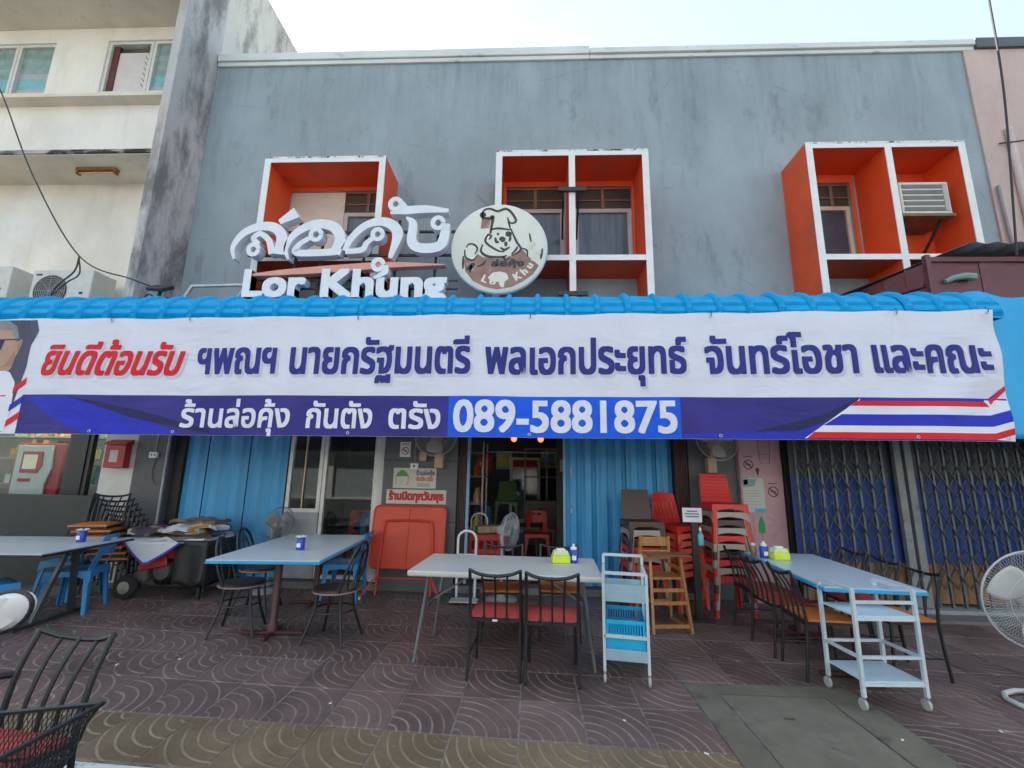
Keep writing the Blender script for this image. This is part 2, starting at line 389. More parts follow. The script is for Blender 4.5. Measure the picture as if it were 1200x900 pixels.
# concrete chamber with its lid
RUSTB = mat('rusty_bar', (.08, .06, .045), .7, var=.3)
ch = thing('drain_cover', 'grey concrete drain chamber lid with lifting hole, let into the paving', 'drain cover', (1.78, 3.3, 0))
cm = mat('drain_concrete', (.15, .133, .10), .9, var=.22, scale=3, bump=.35, bscale=30, dirt=(.06, .06, .058), damt=.36, dscale=4)
fx0, fx1, fy0, fy1 = 1.185-1.78, 2.415-1.78, 2.53-3.3, 3.955-3.3
lx0, lx1, ly1 = 1.40-1.78, 2.13-1.78, 3.77-3.3
fr = MB()
fr.box(fx0, lx0-.018, fy0, fy1, -.1, .004); fr.box(lx1+.018, fx1, fy0, fy1, -.1, .004); fr.box(lx0-.018, lx1+.018, ly1+.018, fy1, -.1, .003)
fr.build('frame', cm, ch)
ld = MB(); hx, hy = -.06, .16
for a in ((lx0, hx-.03, fy0, ly1), (hx+.03, lx1, fy0, ly1), (hx-.03, hx+.03, fy0, hy-.015), (hx-.03, hx+.03, hy+.015, ly1)):
    ld.box(a[0], a[1], a[2], a[3], -.09, .001)
ld.build('lid', mat('lid_concrete', (.17, .15, .115), .9, var=.22, scale=4, bump=.35, bscale=30, dirt=(.07, .07, .066), damt=.34, dscale=3), ch)
MB().tube([(hx-.035, hy, .0), (hx+.035, hy, .0)], .007).build('lifting_bar', RUSTB, ch)
MB().box(lx0, lx1, fy0, ly1, -.12, -.095).build('sump', pm, ch)

# ================================================================== grey shophouse
YW = 6.6
house = thing('shophouse', 'two storey shophouse with blue-grey rendered wall and orange window boxes', 'building', (0, YW, 0))
def hp(mb, name, m, parent=None, **k):      # part given in world metres
    mb.v = [(x, y-YW, z) for x, y, z in mb.v]; return mb.build(name, m, parent or house, **k)
GREY = wall_mat('grey_render', (.285, .340, .372), (.16, .19, .21), .38, top=8.5)
XL, XR = -5.58, 7.02
def wall_holes(x0, x1, z0, z1, yf, th, holes):
    xs = sorted({x0, x1, *[h for q in holes for h in q[:2]]}); zs = sorted({z0, z1, *[h for q in holes for h in q[2:]]})
    solid = lambda i, j: 0 <= i < len(xs)-1 and 0 <= j < len(zs)-1 and not any(q[0] <= (xs[i]+xs[i+1])/2 <= q[1] and q[2] <= (zs[j]+zs[j+1])/2 <= q[3] for q in holes)
    mb = MB()
    for i in range(len(xs)-1):
        for j in range(len(zs)-1):
            if not solid(i, j): continue
            a, b, cc, d = xs[i], xs[i+1], zs[j], zs[j+1]
            V = [(a, yf, cc), (b, yf, cc), (b, yf, d), (a, yf, d), (a, yf+th, cc), (b, yf+th, cc), (b, yf+th, d), (a, yf+th, d)]
            F = [(0, 1, 2, 3), (7, 6, 5, 4)]
            if not solid(i-1, j): F.append((0, 3, 7, 4))
            if not solid(i+1, j): F.append((1, 5, 6, 2))
            if not solid(i, j-1): F.append((0, 4, 5, 1))
            if not solid(i, j+1): F.append((3, 2, 6, 7))
            mb.add(V, F)
    return mb
wins = [(-4.0, -2.3, 4.7, 6.06), (-.43, .50, 4.7, 6.1), (.66, 1.56, 4.7, 6.1), (4.40, 4.93, 4.8, 6.12), (5.2, 5.62, 4.7, 5.25)]
hp(wall_holes(XL, XR, 2.6, 8.5, YW, .2, wins), 'wall', GREY, fix=False)
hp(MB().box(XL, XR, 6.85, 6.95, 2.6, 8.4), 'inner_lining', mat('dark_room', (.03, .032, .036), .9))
capm = mat('cap_paint', (.60, .63, .62), .6, var=.1, scale=1, dirt=(.22, .24, .23), damt=.3, dscale=2, dstretch=(1, 1, 3))
hp(MB().box(XL+.02, .93, 6.56, 6.9, 8.50, 8.58).box(XL+.02, .93, 6.53, 6.9, 8.582, 8.73), 'parapet_cap', capm, bevel=.01)
hp(MB().box(.935, 7.2, 6.56, 6.9, 8.503, 8.575).box(.935, 7.2, 6.52, 6.9, 8.577, 8.68), 'parapet_cap', capm, bevel=.01)
hp(MB().box(XL, XR, 6.9, 20, 8.25, 8.4), 'roof', mat('roof_concrete', (.3, .3, .29), .9))
hp(MB().box(XL, XR, 13.2, 20, 0, 8.2), 'rear_rooms', mat('roof_concrete', (.3, .3, .29), .9))
# window boxes
YB = 5.95
ORIN = ORANGE
def window_box(x0, x1, z1, mull, zbar=4.52):
    z0 = 3.45; t = .075
    bx = MB()
    bx.box(x0, x1, YB+.012, YW-.001, z1-t, z1); bx.box(x0, x0+t, YB+.012, YW-.001, z0, z1-t); bx.box(x1-t, x1, YB+.012, YW-.001, z0, z1-t)
    bx.box(x0+t, x1-t, YB+.012, YW-.001, zbar, zbar+.06)
    if mull: bx.box(mull-t/2, mull+t/2, YB+.012, YW-.001, z0, z1-t)
    b = hp(bx, 'window_box', ORIN)
    r = MB(); e = .09
    r.box(x0-.004, x1+.004, YB, YB+.011, z1-e, z1-.022); r.box(x0-.004, x0+e, YB, YB+.0105, z0, z1-e); r.box(x1-e, x1+.004, YB, YB+.0105, z0, z1-e)
    if mull: r.box(mull-e/2, mull+e/2, YB-.001, YB+.0105, z0, z1-e)
    r.box(x0+e, (mull-e/2) if mull else x1-e, YB+.001, YB+.0105, zbar-.01, zbar+.07)
    if mull: r.box(mull+e/2, x1-e, YB+.001, YB+.0105, zbar-.01, zbar+.07)
    r.v = [(x, y-YW, z) for x, y, z in r.v]; r.build('white_rim', RIM, b)
    r = MB().box(x0-.005, x1+.005, YB-.002, YB+.011, z1-.0219, z1+.005); r.v = [(x, y-YW, z) for x, y, z in r.v]; r.build('stained_top_edge', RIMD, b)
    return b
def back_panel(x0, x1, z0, z1, hs):
    hp(wall_holes(x0+.076, x1-.076, z0, z1-.076, YW-.014, .012, hs), 'box_back_panel', ORANGE, fix=False)
back_panel(-4.05, -2.21, 4.582, 6.20, [(-4.0, -2.3, 4.7, 6.06)])
back_panel(-.55, .56, 4.582, 6.26, [(-.43, .50, 4.7, 6.1)]); back_panel(.56, 1.67, 4.582, 6.26, [(.66, 1.56, 4.7, 6.1)])
back_panel(3.92, 5.06, 4.582, 6.33, [(4.40, 4.93, 4.8, 6.12)]); back_panel(5.06, 6.12, 4.582, 6.33, [(5.2, 5.62, 4.7, 5.25)])
bL = window_box(-4.05, -2.21, 6.20, None)
bC = window_box(-.55, 1.67, 6.26, .56)
bR = window_box(3.92, 6.12, 6.33, 5.06)
ALU = mat('grey_pink_frame', (.46, .42, .42), .5, var=.1)
CREAMF = mat('cream_frame', (.58, .50, .36), .6, var=.12)
DKW = mat('dark_wood', (.05, .035, .028), .6, var=.3)
def casement(x0, x1, z0, z1, fm, transom, parent_fm=DKW, curtain=None):
    f = MB(); t = .065; y0, y1 = 6.60+.05, 6.72
    f.box(x0, x0+t, y0, y1, z0, z1); f.box(x1-t, x1, y0, y1, z0, z1); f.box(x0+t, x1-t, y0, y1, z1-t, z1); f.box(x0+t, x1-t, y0, y1, z0, z0+t)
    fo = hp(f, 'window', fm)
    p = MB().box(x0+t-.002, x1-t+.002, 6.685, 6.695, z0+t-.002, z1-t+.002); p.v = [(x, y-YW, z) for x, y, z in p.v]; p.build('pane', GLASSD if not curtain else curtain, fo)
    if transom:
        q = MB(); q.box(x0, x1, 6.66, 6.72, z1, transom); q.v = [(x, y-YW, z) for x, y, z in q.v]; q.build('transom_panel', parent_fm, fo)
        xm = (x0+x1)/2; q = MB()
        q.box(x0, x1, 6.63, 6.658, transom-.03, transom); q.box(xm-.025, xm+.025, 6.635, 6.659, z1, transom-.03); q.box(x0, x1, 6.637, 6.659, z1+.13, z1+.15)
        q.v = [(x, y-YW, z) for x, y, z in q.v]; q.build('transom_frame', mat('brown_frame', (.20, .11, .07), .6, var=.2), fo)
    return fo
GC = mat('curtained_glass', (.10, .135, .17), .12, var=.3, scale=4, stretch=(3, 1, .3))
casement(-.43, .50, 4.7, 5.74, ALU, 6.10, curtain=GC); casement(.66, 1.56, 4.7, 5.74, ALU, 6.10, curtain=GC)
casement(-3.08, -2.3, 4.7, 5.70, ALU, 6.06, curtain=GC)
hp(MB().box(-4.0, -3.082, 6.64, 6.7, 4.7, 6.06), 'board_panel', mat('cream_board', (.60, .55, .50), .7, var=.06))
casement(4.40, 4.93, 4.8, 5.75, CREAMF, 6.12, curtain=GLASSD)
casement(5.2, 5.62, 4.7, 5.25, ALU, None, curtain=GLASSD)
for bz, zz in ((4.45, 4.6),):
    pass
# clamps of the sign frame on the middle window box
sg_black = mat('sign_frame_black', (.03, .03, .032), .5, var=.2)

# ground floor of the shophouse ------------------------------------
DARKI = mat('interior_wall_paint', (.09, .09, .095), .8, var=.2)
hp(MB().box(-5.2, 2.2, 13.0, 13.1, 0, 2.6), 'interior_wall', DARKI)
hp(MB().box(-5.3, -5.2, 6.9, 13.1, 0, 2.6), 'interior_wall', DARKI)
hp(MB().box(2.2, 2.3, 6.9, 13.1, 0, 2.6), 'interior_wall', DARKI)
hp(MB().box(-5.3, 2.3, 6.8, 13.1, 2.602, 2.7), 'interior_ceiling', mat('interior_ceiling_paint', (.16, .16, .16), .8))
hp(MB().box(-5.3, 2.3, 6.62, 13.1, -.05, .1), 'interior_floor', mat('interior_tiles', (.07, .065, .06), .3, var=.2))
STEP = mat('step_concrete', (.16, .16, .155), .8, var=.25, scale=5, bump=.3)
hp(MB().box(-5.2, -.98, 6.44, 6.618, -.05, .085).box(-.97, 2.15, 6.46, 6.618, -.05, .08), 'door_step', STEP, bevel=.008)
PILG = mat('grey_pillar_tile', (.10, .105, .115), .5, var=.15, scale=4)
def pillar(x0, x1, y0, m, name='pillar', courses=None):
    o = hp(MB().box(x0, x1, y0, 6.84, 0, 2.599), name, m, bevel=.006)
    if courses:
        for z in courses:
            q = MB().box(x0-.003, x1+.003, y0-.003, y0+.01, z, z+.008); q.v = [(x, y-YW, zz) for x, y, zz in q.v]; q.build('tile_joint', mat('tile_joint', (.03, .03, .032), .9), o)
    return o
pillar(-5.72, -5.21, 6.46, PILG)
pillar(-2.06, -1.02, 6.42, PILG, courses=(.45, .9, 1.72, 2.2))
pillar(2.16, 2.80, 6.44, PILG)
PINK = mat('pink_render', (.56, .36, .40), .75, var=.12, scale=2, dirt=(.34, .20, .24), damt=.34, dscale=3)
pillar(2.802, 3.36, 6.36, PINK)
hp(MB().box(-5.205, -5.06, 6.55, 6.62, .1, 2.599), 'dark_gap_strip', mat('gap_shade_black', (.02, .018, .017), .6))  # near-black strip stands in for the shaded gap between pillar and shutter
BLU = mat('blue_shutter_paint', (.055, .30, .60), .45, var=.18, scale=2, stretch=(1, 1, .25), dirt=(.16, .34, .55), damt=.36, dscale=2.2, dstretch=(2, 1, .3), dsharp=.2)
BLU2 = mat('blue_shutter_paint_plain', (.06, .34, .68), .42, var=.16, scale=2, stretch=(1, 1, .25), dirt=(.13, .22, .32), damt=.24, dscale=6, dstretch=(2, 1, .3), dsharp=.12)
def shutter_panel(x0, x1, y, m, n, dep, z0=.1, z1=2.598):
    b = MB(); N = n*6
    def pt(u, v):
        ph = (u*n) % 1.0
        d = 0 if ph < .12 else (dep*(ph-.12)/.16 if ph < .28 else (dep if ph < .72 else (dep*(.88-ph)/.16 if ph < .88 else 0)))
        return (x0+(x1-x0)*u, y-d, z0+(z1-z0)*v)
    b.grid(N, 1, pt); return hp(b, 'shutter_panel', m, solid=.004, fix=False)
xs = [-5.055, -4.74, -4.42, -4.11, -3.80, -3.53]
for k in range(5): shutter_panel(xs[k]+.004, xs[k+1]-.004, 6.60+.012*(k % 2), BLU, 1, .035)
xs = [.49+.212*k for k in range(8)]
for k in range(7): shutter_panel(xs[k], xs[k+1]-.003, 6.60+.022*(k % 2), BLU2, 1, .045)
for z in (1.02, 1.55): hp(MB().tube([(.56, 6.545, z), (.56, 6.525, z+.02), (.56, 6.525, z+.10), (.56, 6.545, z+.12)], .008, 6), 'pull_handle', STEEL)
hp(MB().box(.455, .488, 6.56, 6.64, .1, 2.598), 'door_post', mat('pale_blue_paint', (.22, .42, .58), .5))
hp(MB().box(-.90, -.86, 6.52, 6.62, .1, 2.598), 'door_post', mat('pale_blue_paint', (.22, .42, .58), .5))
BRN = mat('brown_gate_paint', (.085, .04, .045), .5, var=.25)
for k in range(5): hp(MB().box(-1.012+k*.022, -1.0+k*.022, 6.50, 6.60, .1, 2.597), 'folded_gate_leaf', BRN)
for k in range(7): hp(MB().box(1.985+k*.024, 1.998+k*.024, 6.46, 6.60, .1, 2.597), 'folded_gate_leaf', BRN)
ALF = mat('aluminium_frame', (.55, .55, .54), .4, metal=.3, var=.1)
def frame_rect(x0, x1, z0, z1, t, y0, y1):
    return MB().box(x0, x0+t, y0, y1, z0, z1).box(x1-t, x1, y0, y1, z0, z1).box(x0+t, x1-t, y0, y1, z1-t, z1).box(x0+t, x1-t, y0, y1, z0, z0+t)
def thin_glass(name, tint):
    m = bpy.data.materials.new(name); m.use_nodes = True; n = m.node_tree; n.nodes.remove(n.nodes['Principled BSDF'])
    tr = n.nodes.new('ShaderNodeBsdfTransparent'); tr.inputs[0].default_value = (*tint, 1); gl = n.nodes.new('ShaderNodeBsdfGlossy'); gl.inputs['Roughness'].default_value = .02
    mx = n.nodes.new('ShaderNodeMixShader'); lw = n.nodes.new('ShaderNodeLayerWeight'); lw.inputs[0].default_value = .5
    pw = n.nodes.new('ShaderNodeMath'); pw.operation = 'POWER'; pw.inputs[1].default_value = 4.0; n.links.new(lw.outputs['Facing'], pw.inputs[0])
    fr = n.nodes.new('ShaderNodeMath'); fr.operation = 'MULTIPLY_ADD'; fr.inputs[1].default_value = .55; fr.inputs[2].default_value = .03; n.links.new(pw.outputs[0], fr.inputs[0])
    n.links.new(fr.outputs[0], mx.inputs[0]); n.links.new(tr.outputs[0], mx.inputs[1]); n.links.new(gl.outputs[0], mx.inputs[2]); n.links.new(mx.outputs[0], n.nodes['Material Output'].inputs[0]); MATS[name] = m; return m
GLS = thin_glass('shop_glass', (.86, .90, .89))
for a, b, z0 in ((-3.50, -3.0, .98), (-2.99, -2.20, .1)):
    f = hp(frame_rect(a, b, z0, 2.595, .05, 6.58, 6.64), 'window', ALF)
    q = MB().box(a+.048, b-.048, 6.607, 6.613, z0+.048, 2.547); q.v = [(x, y-YW, z) for x, y, z in q.v]; q.build('pane', GLS, f)
hp(MB().box(-3.27, -3.255, 6.585, 6.625, 1.03, 2.54), 'glazing_bar', mat('brass_bar', (.45, .36, .2), .4, metal=.6))
hp(MB().box(-3.50, -3.0, 6.57, 6.65, .1, .978), 'sill_panel', mat('grey_sill', (.30, .31, .33), .6))
hp(MB().box(-2.198, -2.07, 6.50, 6.64, .1, 2.595), 'white_post', mat('white_post_paint', (.66, .66, .63), .6))
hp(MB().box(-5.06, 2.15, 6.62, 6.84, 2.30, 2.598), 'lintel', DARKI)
# ================================================================== neighbour on the right: pink wall
right = thing('pink_shophouse', 'pale pink rendered shophouse with dark roof edge', 'building', (7.4, YW, 0))
def rp(mb, name, m, **k):
    mb.v = [(x-7.4, y-YW, z) for x, y, z in mb.v]; return mb.build(name, m, right, **k)
rp(MB().box(7.025, 30, 6.57, 6.9, 0, 8.52), 'wall', wall_mat('pink_wall', (.52, .40, .37), (.36, .27, .25), .30))
rp(MB().box(7.03, 30, 6.92, 20, 0, 8.4), 'rear_rooms', mat('roof_concrete', (.3, .3, .29), .9))
rp(MB().box(7.205, 30, 6.52, 6.9, 8.522, 8.70), 'parapet_cap', mat('dark_cap', (.09, .10, .11), .6, var=.2))
rp(MB().tube([(7.42, 6.53, 7.0), (7.42, 6.53, 3.6)], .05, 10), 'downpipe', mat('pale_pipe', (.55, .47, .45), .6), smooth=True)
rp(MB().tube([(7.25, 6.55, 6.75), (7.55, 6.42, 6.7)], .012, 6), 'bracket', BLACKM)
rp(MB().tube([(7.08, 6.53, 6.0), (7.10, 6.53, 5.2), (7.2, 6.53, 4.4)], .022, 8), 'conduit', mat('grey_conduit', (.25, .26, .28), .6), smooth=True)
# folding gate with the shutter behind it
gate = thing('folding_gate', 'grey steel scissor gate drawn across blue and orange shutter panels', 'gate', (4.75, 6.1, 0))
def gp(mb, name, m, **k):
    mb.v = [(x-4.75, y-6.1, z) for x, y, z in mb.v]; return mb.build(name, m, gate, **k)
GST = mat('gate_steel', (.115, .125, .13), .45, metal=.35, var=.25, scale=9, dirt=(.13, .10, .08), damt=.26, dscale=8)
NB, X0, X1 = 20, 3.40, 6.30
bxs = [X0+(X1-X0)*k/(NB-1) for k in range(NB)]
bxs = [x for x in bxs if not (4.58 < x < 4.86)]
for x in bxs: gp(MB().box(x-.013, x+.013, 6.085, 6.115, .075, 2.55), 'gate_bar', GST)
for a in (4.62, 4.75): gp(MB().box(a, a+.085, 6.07, 6.13, .075, 2.55), 'lock_stile', mat('stile_paint', (.19, .205, .21), .5, var=.2, dirt=(.10, .08, .06), damt=.3, dscale=7))
for zc in (.52, 1.06, 1.60, 2.14):
    for i in range(len(bxs)-1):
        xa, xb = bxs[i], bxs[i+1]
        if xb-xa > .2: continue
        for s_ in (-1, 1):
            gp(MB().bar((xa, 6.078+.010*s_, zc-.13*s_), (xb, 6.078+.010*s_, zc+.13*s_), .020, .006), 'lattice_strap', GST)
        for z2 in (zc-.13, zc+.13):
            for s_ in (-1, 1):
                xm = (xa+xb)/2
                gp(MB().bar((xa if s_ < 0 else xb, 6.079+.009*s_, z2), (xm, 6.079+.009*s_, z2+(.10 if z2 > zc else -.10)), .018, .005), 'lattice_strap', GST)
NAVY = mat('navy_shutter', (.012, .05, .24), .5, var=.25, scale=3)
GRSH = mat('grey_green_shutter', (.055, .07, .085), .5, var=.2)
OCH = mat('ochre_shutter', (.26, .14, .06), .6, var=.3, scale=6)
for k in range(18):
    x = 3.37+k*.166
    gp(MB().grid(6, 1, lambda u, v: (x+.16*u, 6.20-.018*sin(u*pi), .56+1.04*v)), 'shutter_panel', NAVY, solid=.004)
    gp(MB().grid(6, 1, lambda u, v: (x+.16*u, 6.20-.018*sin(u*pi), 1.602+.95*v)), 'shutter_panel', GRSH, solid=.004)
    gp(MB().grid(6, 1, lambda u, v: (x+.16*u, 6.20-.018*sin(u*pi), .10+.458*v)), 'shutter_panel', OCH, solid=.004)
gp(MB().box(3.36, 6.36, 6.05, 6.30, 2.552, 2.7), 'head_rail', GST)
gp(MB().box(3.362, 6.5, 5.98, 6.34, -.05, .07), 'sill', mat('gate_sill', (.24, .27, .27), .7, var=.15), bevel=.01)
gp(MB().box(3.362, 6.5, 5.72, 5.978, -.05, .03), 'threshold', mat('gate_threshold', (.15, .155, .15), .8, var=.2, bump=.3))
rp(MB().box(6.36, 7.4, 6.05, 6.56, -.02, 2.9), 'pillar', mat('pink_pillar', (.45, .27, .30), .75, var=.12, scale=2))
rp(MB().box(3.362, 7.4, 6.34, 6.56, 2.2, 2.9), 'lintel', DARKI)
rp(MB().box(3.362, 6.36, 6.31, 6.345, 0, 2.75), 'shop_back', mat('gate_back', (.02, .02, .03), .8))

# ================================================================== cream building on the left
cream = thing('cream_building', 'three storey cream building with louvred windows and a weathered grey party wall', 'building', (-8, 7, 0))
def lp(mb, name, m, parent=None, **k):
    mb.v = [(x+8, y-7, z) for x, y, z in mb.v]; return mb.build(name, m, parent or cream, **k)
CRW = wall_mat('cream_render', (.76, .715, .635), (.55, .50, .42), .24, (.80, .78, .75))
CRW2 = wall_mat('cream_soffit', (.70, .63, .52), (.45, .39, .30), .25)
FINM = wall_mat('weathered_party_wall', (.50, .485, .48), (.13, .128, .128), .60, (.52, .45, .44))
SIDEM = wall_mat('stained_side_wall', (.60, .575, .52), (.16, .15, .14), .55)
YU, YBAND, YLOW = 6.30, 6.48, 7.30
XE = -5.73
whol = [(-9.75, -8.30, 7.75, 8.78), (-7.36, -5.98, 7.75, 8.80)]
lp(wall_holes(-16, XE, 7.72, 9.06, YU, .25, whol), 'upper_wall', CRW, fix=False)
lp(MB().box(-16, XE, YBAND, 6.9, 6.80, 7.718), 'balcony_band', CRW)
lp(MB().box(-16, XE, YU-.03, YBAND+.1, 7.66, 7.716), 'window_ledge', CRW2)
lp(MB().box(-16, XE, YBAND+.02, YLOW, 6.72, 6.797), 'balcony_slab', CRW2)
lp(MB().box(-16, XE, YBAND-.012, YBAND+.018, 6.735, 6.80), 'slab_edge', mat('stained_slab', (.40, .38, .34), .85, var=.15, dirt=(.03, .03, .03), damt=.72, dscale=1.6, dstretch=(1, .2, 3), dsharp=.05))
lp(MB().box(-16, XE, YLOW, 7.5, 2.6, 6.718), 'lower_wall', CRW)
lp(MB().box(-16, XE, 5.3, 6.9, 9.064, 9.25), 'roof_soffit', CRW2)
lp(MB().box(-16, XE, 5.3, 5.42, 9.253, 11.0), 'roof_parapet', CRW)
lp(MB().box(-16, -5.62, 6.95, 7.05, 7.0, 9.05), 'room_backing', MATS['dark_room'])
fin = MB()
fin.prism([(5.80, 3.78), (6.62, 3.78), (6.62, 11.2), (5.80, 11.2)], -5.725, -5.585, lambda a, b, d: (d, a, b))
lp(fin, 'party_wall', FINM)
lp(MB().box(-5.95, -5.59, 6.625, 22, 2.6, 11.25), 'side_wall', SIDEM)
lp(MB().box(-16, -5.6, 9.72, 22, 2.6, 11.0), 'rear_wall', CRW)
LV = [mat('louvre_glass_a', (.24, .33, .31), .25, var=.2), mat('louvre_glass_b', (.20, .30, .285), .25, var=.2), mat('louvre_glass_c', (.17, .40, .42), .2, var=.2), mat('louvre_glass_d', (.38, .38, .40), .3)]
WF = mat('window_frame_white', (.62, .62, .58), .6, var=.1)
def louvre(x0, x1, z0, z1, bare=False):
    t = .05; y0, y1 = 6.33, 6.43
    w_ = lp(frame_rect(x0, x1, z0, z1, t, y0, y1), 'window', WF)
    if not bare:
        n = 9; dz = (z1-z0-2*t)/n
        for k in range(n):
            zc = z0+t+dz*(k+.5)
            m = LV[2] if k in (1, 2) else (LV[3] if k in (0, 3) and random.random() < .6 else LV[k % 2])
            q = MB().cbox((x0+x1)/2, 6.385, zc, x1-x0-2*t, .006, dz*1.12, Matrix.Rotation(rd(9), 3, 'X'))
            q.v = [(x+8, y-7, z) for x, y, z in q.v]; q.build('louvre_pane', m, w_)
    else:
        q = MB().box(x0+t+.11, x1-t, 6.39, 6.41, z0+t, z1-t-.12); q.v = [(x+8, y-7, z) for x, y, z in q.v]
        q.build('board', mat('boarded_up', (.62, .57, .55), .8, var=.06, dirt=(.34, .28, .2), damt=.2, dscale=5), w_)
        q = MB().box(x0+t, x0+t+.11, 6.37, 6.42, z0+t, z1-t); q.v = [(x+8, y-7, z) for x, y, z in q.v]
        q.build('shutter_edge', mat('maroon_edge', (.10, .03, .025), .6, var=.3), w_)
        for k in range(8):
            zc = z0+t+.08+k*.11
            q = MB().bar((x1-t-.02, 6.36, zc), (x1-t-.055, 6.33, zc+.06), .012, .006); q.v = [(x+8, y-7, z) for x, y, z in q.v]
            q.build('louvre_clip', BLACKM, w_)
louvre(-9.75, -9.0, 7.75, 8.78); louvre(-8.99, -8.30, 7.75, 8.78); louvre(-7.36, -6.56, 7.75, 8.80, True); louvre(-6.55, -5.98, 7.75, 8.80)
# ground floor of the cream building: shop with glass front
lp(MB().box(-16, -5.73, 7.0, 7.29, 2.3, 2.599), 'shop_lintel', CRW2)
lp(MB().box(-6.22, -5.73, 6.48, 7.3, 0, 2.297), 'white_pillar', mat('white_pillar_paint', (.64, .64, .62), .6, var=.08, dirt=(.3, .3, .29), damt=.25, dscale=3))
lp(MB().box(-16, -5.8, 9.6, 9.7, 0, 2.6), 'shop_back_wall', mat('shop_back_paint', (.28, .27, .25), .8))
lp(MB().box(-16, -5.8, 7.32, 9.6, -.05, .05), 'shop_floor', mat('shop_floor_tile', (.3, .29, .27), .4))
lp(MB().box(-16, -5.8, 7.52, 9.6, 2.5, 2.58), 'shop_ceiling', WHITE)
for a, b in ((-9.6, -7.32), (-7.05, -6.3)):
    f = lp(frame_rect(a, b, .05, 2.298, .06, 7.06, 7.14), 'shop_window', mat('dark_alu', (.05, .055, .055), .4, metal=.3))
    q = MB().box(a+.055, b-.055, 7.095, 7.105, .1, 2.24); q.v = [(x+8, y-7, z) for x, y, z in q.v]; q.build('pane', GLS, f)
lp(MB().box(-7.318, -7.052, 7.04, 7.16, 0, 2.298), 'shop_post', mat('dark_post', (.025, .03, .03), .4))
# boxes on the shop shelves
shelf = thing('goods_shelf', 'tall shelf stacked with colourful packets behind the shop glass', 'shelf', (-8.0, 7.62, .05))
shm = mat('shelf_grey', (.4, .4, .4), .5)
for z in (.3, .75, 1.2, 1.62, 1.98): MB().box(-1.8, 1.75, -.2, .2, z, z+.025).build('shelf_board', shm, shelf)
for x in (-1.82, 1.75): MB().box(x, x+.03, -.2, .2, 0, 2.3).build('shelf_upright', shm, shelf)
cols = [(.75, .30, .02), (.70, .05, .03), (.10, .35, .10), (.8, .62, .08), (.72, .70, .62), (.10, .30, .55), (.7, .4, .3), (.35, .55, .20)]
gm = [mat('goods_%d' % i, cc, .45, var=.35, scale=12) for i, cc in enumerate(cols)]
for z in (.325, .775, 1.225, 1.645, 2.005):
    x = -.8
    while x < 1.65:
        wv = random.uniform(.07, .16); hv = random.uniform(.12, .32)
        k = random.choice([0, 0, 1, 3, 3, 2, 7] if z > 1.6 else [4, 4, 2, 5, 6, 3])
        tag(MB().box(-8+x, -8+x+wv, 7.45, 7.77, .05+z, .05+z+hv).build('packet', gm[k], bevel=.006),
            ('orange', 'red', 'green', 'yellow', 'cream', 'blue', 'salmon', 'lime')[k]+' packet on the '+{.325: 'lowest', .775: 'second', 1.225: 'middle', 1.645: 'fourth', 2.005: 'top'}[z]+' board of the shop shelf behind glass', 'packet', 'packets on the shop shelf')
        x += wv+.012
kio = thing('kiosk_machine', 'red and white self-service kiosk with small screen behind the shop glass', 'kiosk', (-8.05, 7.34, .05))
KR = mat('kiosk_red', (.55, .03, .04), .35)
MB().box(-.40, .42, -.10, .22, 0, 1.88).build('body', KR, kio, bevel=.02)
MB().prism([(-.34, .62), (.16, .62), (.26, .80), (.22, 1.20), (.30, 1.50), (.26, 1.84), (-.34, 1.84)], -.135, -.102, lambda a, b, d: (a, d, b)).build('front_panel', WHITE, kio, bevel=.01)
MB().prism([(-.22, 1.40), (.08, 1.40), (.14, 1.52), (.12, 1.74), (-.22, 1.74)], -.150, -.136, lambda a, b, d: (a, d, b)).build('screen_bezel', KR, kio)
MB().box(-.18, .05, -.156, -.151, 1.46, 1.69).build('screen', mat('kiosk_screen', (.45, .42, .28), .25, emit=.12), kio)
MB().box(-.22, -.02, -.150, -.136, 1.26, 1.31).build('card_slot', KR, kio); MB().box(-.30, .10, -.150, -.136, .70, .98).build('lower_door', mat('kiosk_pink', (.55, .20, .22), .4), kio)

# counter wall in front of the shop, letter box, socket
tag(MB().box(-9.5, -6.02, 6.22, 6.34, -.01, 1.17).build('counter_panel', mat('charcoal_panel', (.028, .034, .034), .35, var=.2, scale=2), bevel=.01), 'low charcoal counter panel in front of the shop window', 'counter')
lb = thing('letter_box', 'red letter box with paper notice on the white pillar', 'letter box', (-5.95, 6.478, 1.55))
MB().box(-.15, .15, -.11, .0, 0, .33).build('body', mat('letterbox_red', (.46, .035, .03), .45, var=.15), lb, bevel=.008)
MB().prism([(-.135, .33), (.01, .33), (.01, .41), (-.12, .36)], -.165, .165, lambda a, b, d: (d, a, b)).build('lid', MATS['letterbox_red'], lb)
MB().box(-.07, .05, -.114, -.11, .08, .25).build('notice', mat('paper', (.66, .64, .58), .8), lb)
so = thing('wall_socket', 'small white electric socket box with cable on grey pillar', 'socket', (-5.42, 6.46, 1.70))
MB().box(-.06, .06, -.05, 0, 0, .085).build('box', WHITE, so, bevel=.006)
MB().tube(spline([(0, -.015, .08), (.01, -.012, .3), (.06, -.012, .55)]), .006, 6).build('cable', mat('cable_white', (.5, .5, .48), .6), so)
for x in (-.03, .02): MB().box(x, x+.02, -.053, -.05, .03, .055).build('outlet', BLACKM, so)
tag(MB().tube(spline([(-5.40, 6.452, 1.70), (-5.42, 6.448, 1.5), (-5.36, 6.446, 1.35), (-5.24, 6.446, 1.36), (-5.225, 6.446, 1.6)]), .006, 6).build('drooping_cable', mat('cable_grey', (.12, .12, .12), .6)), 'thin cable drooping from the socket down the grey pillar', 'cable')
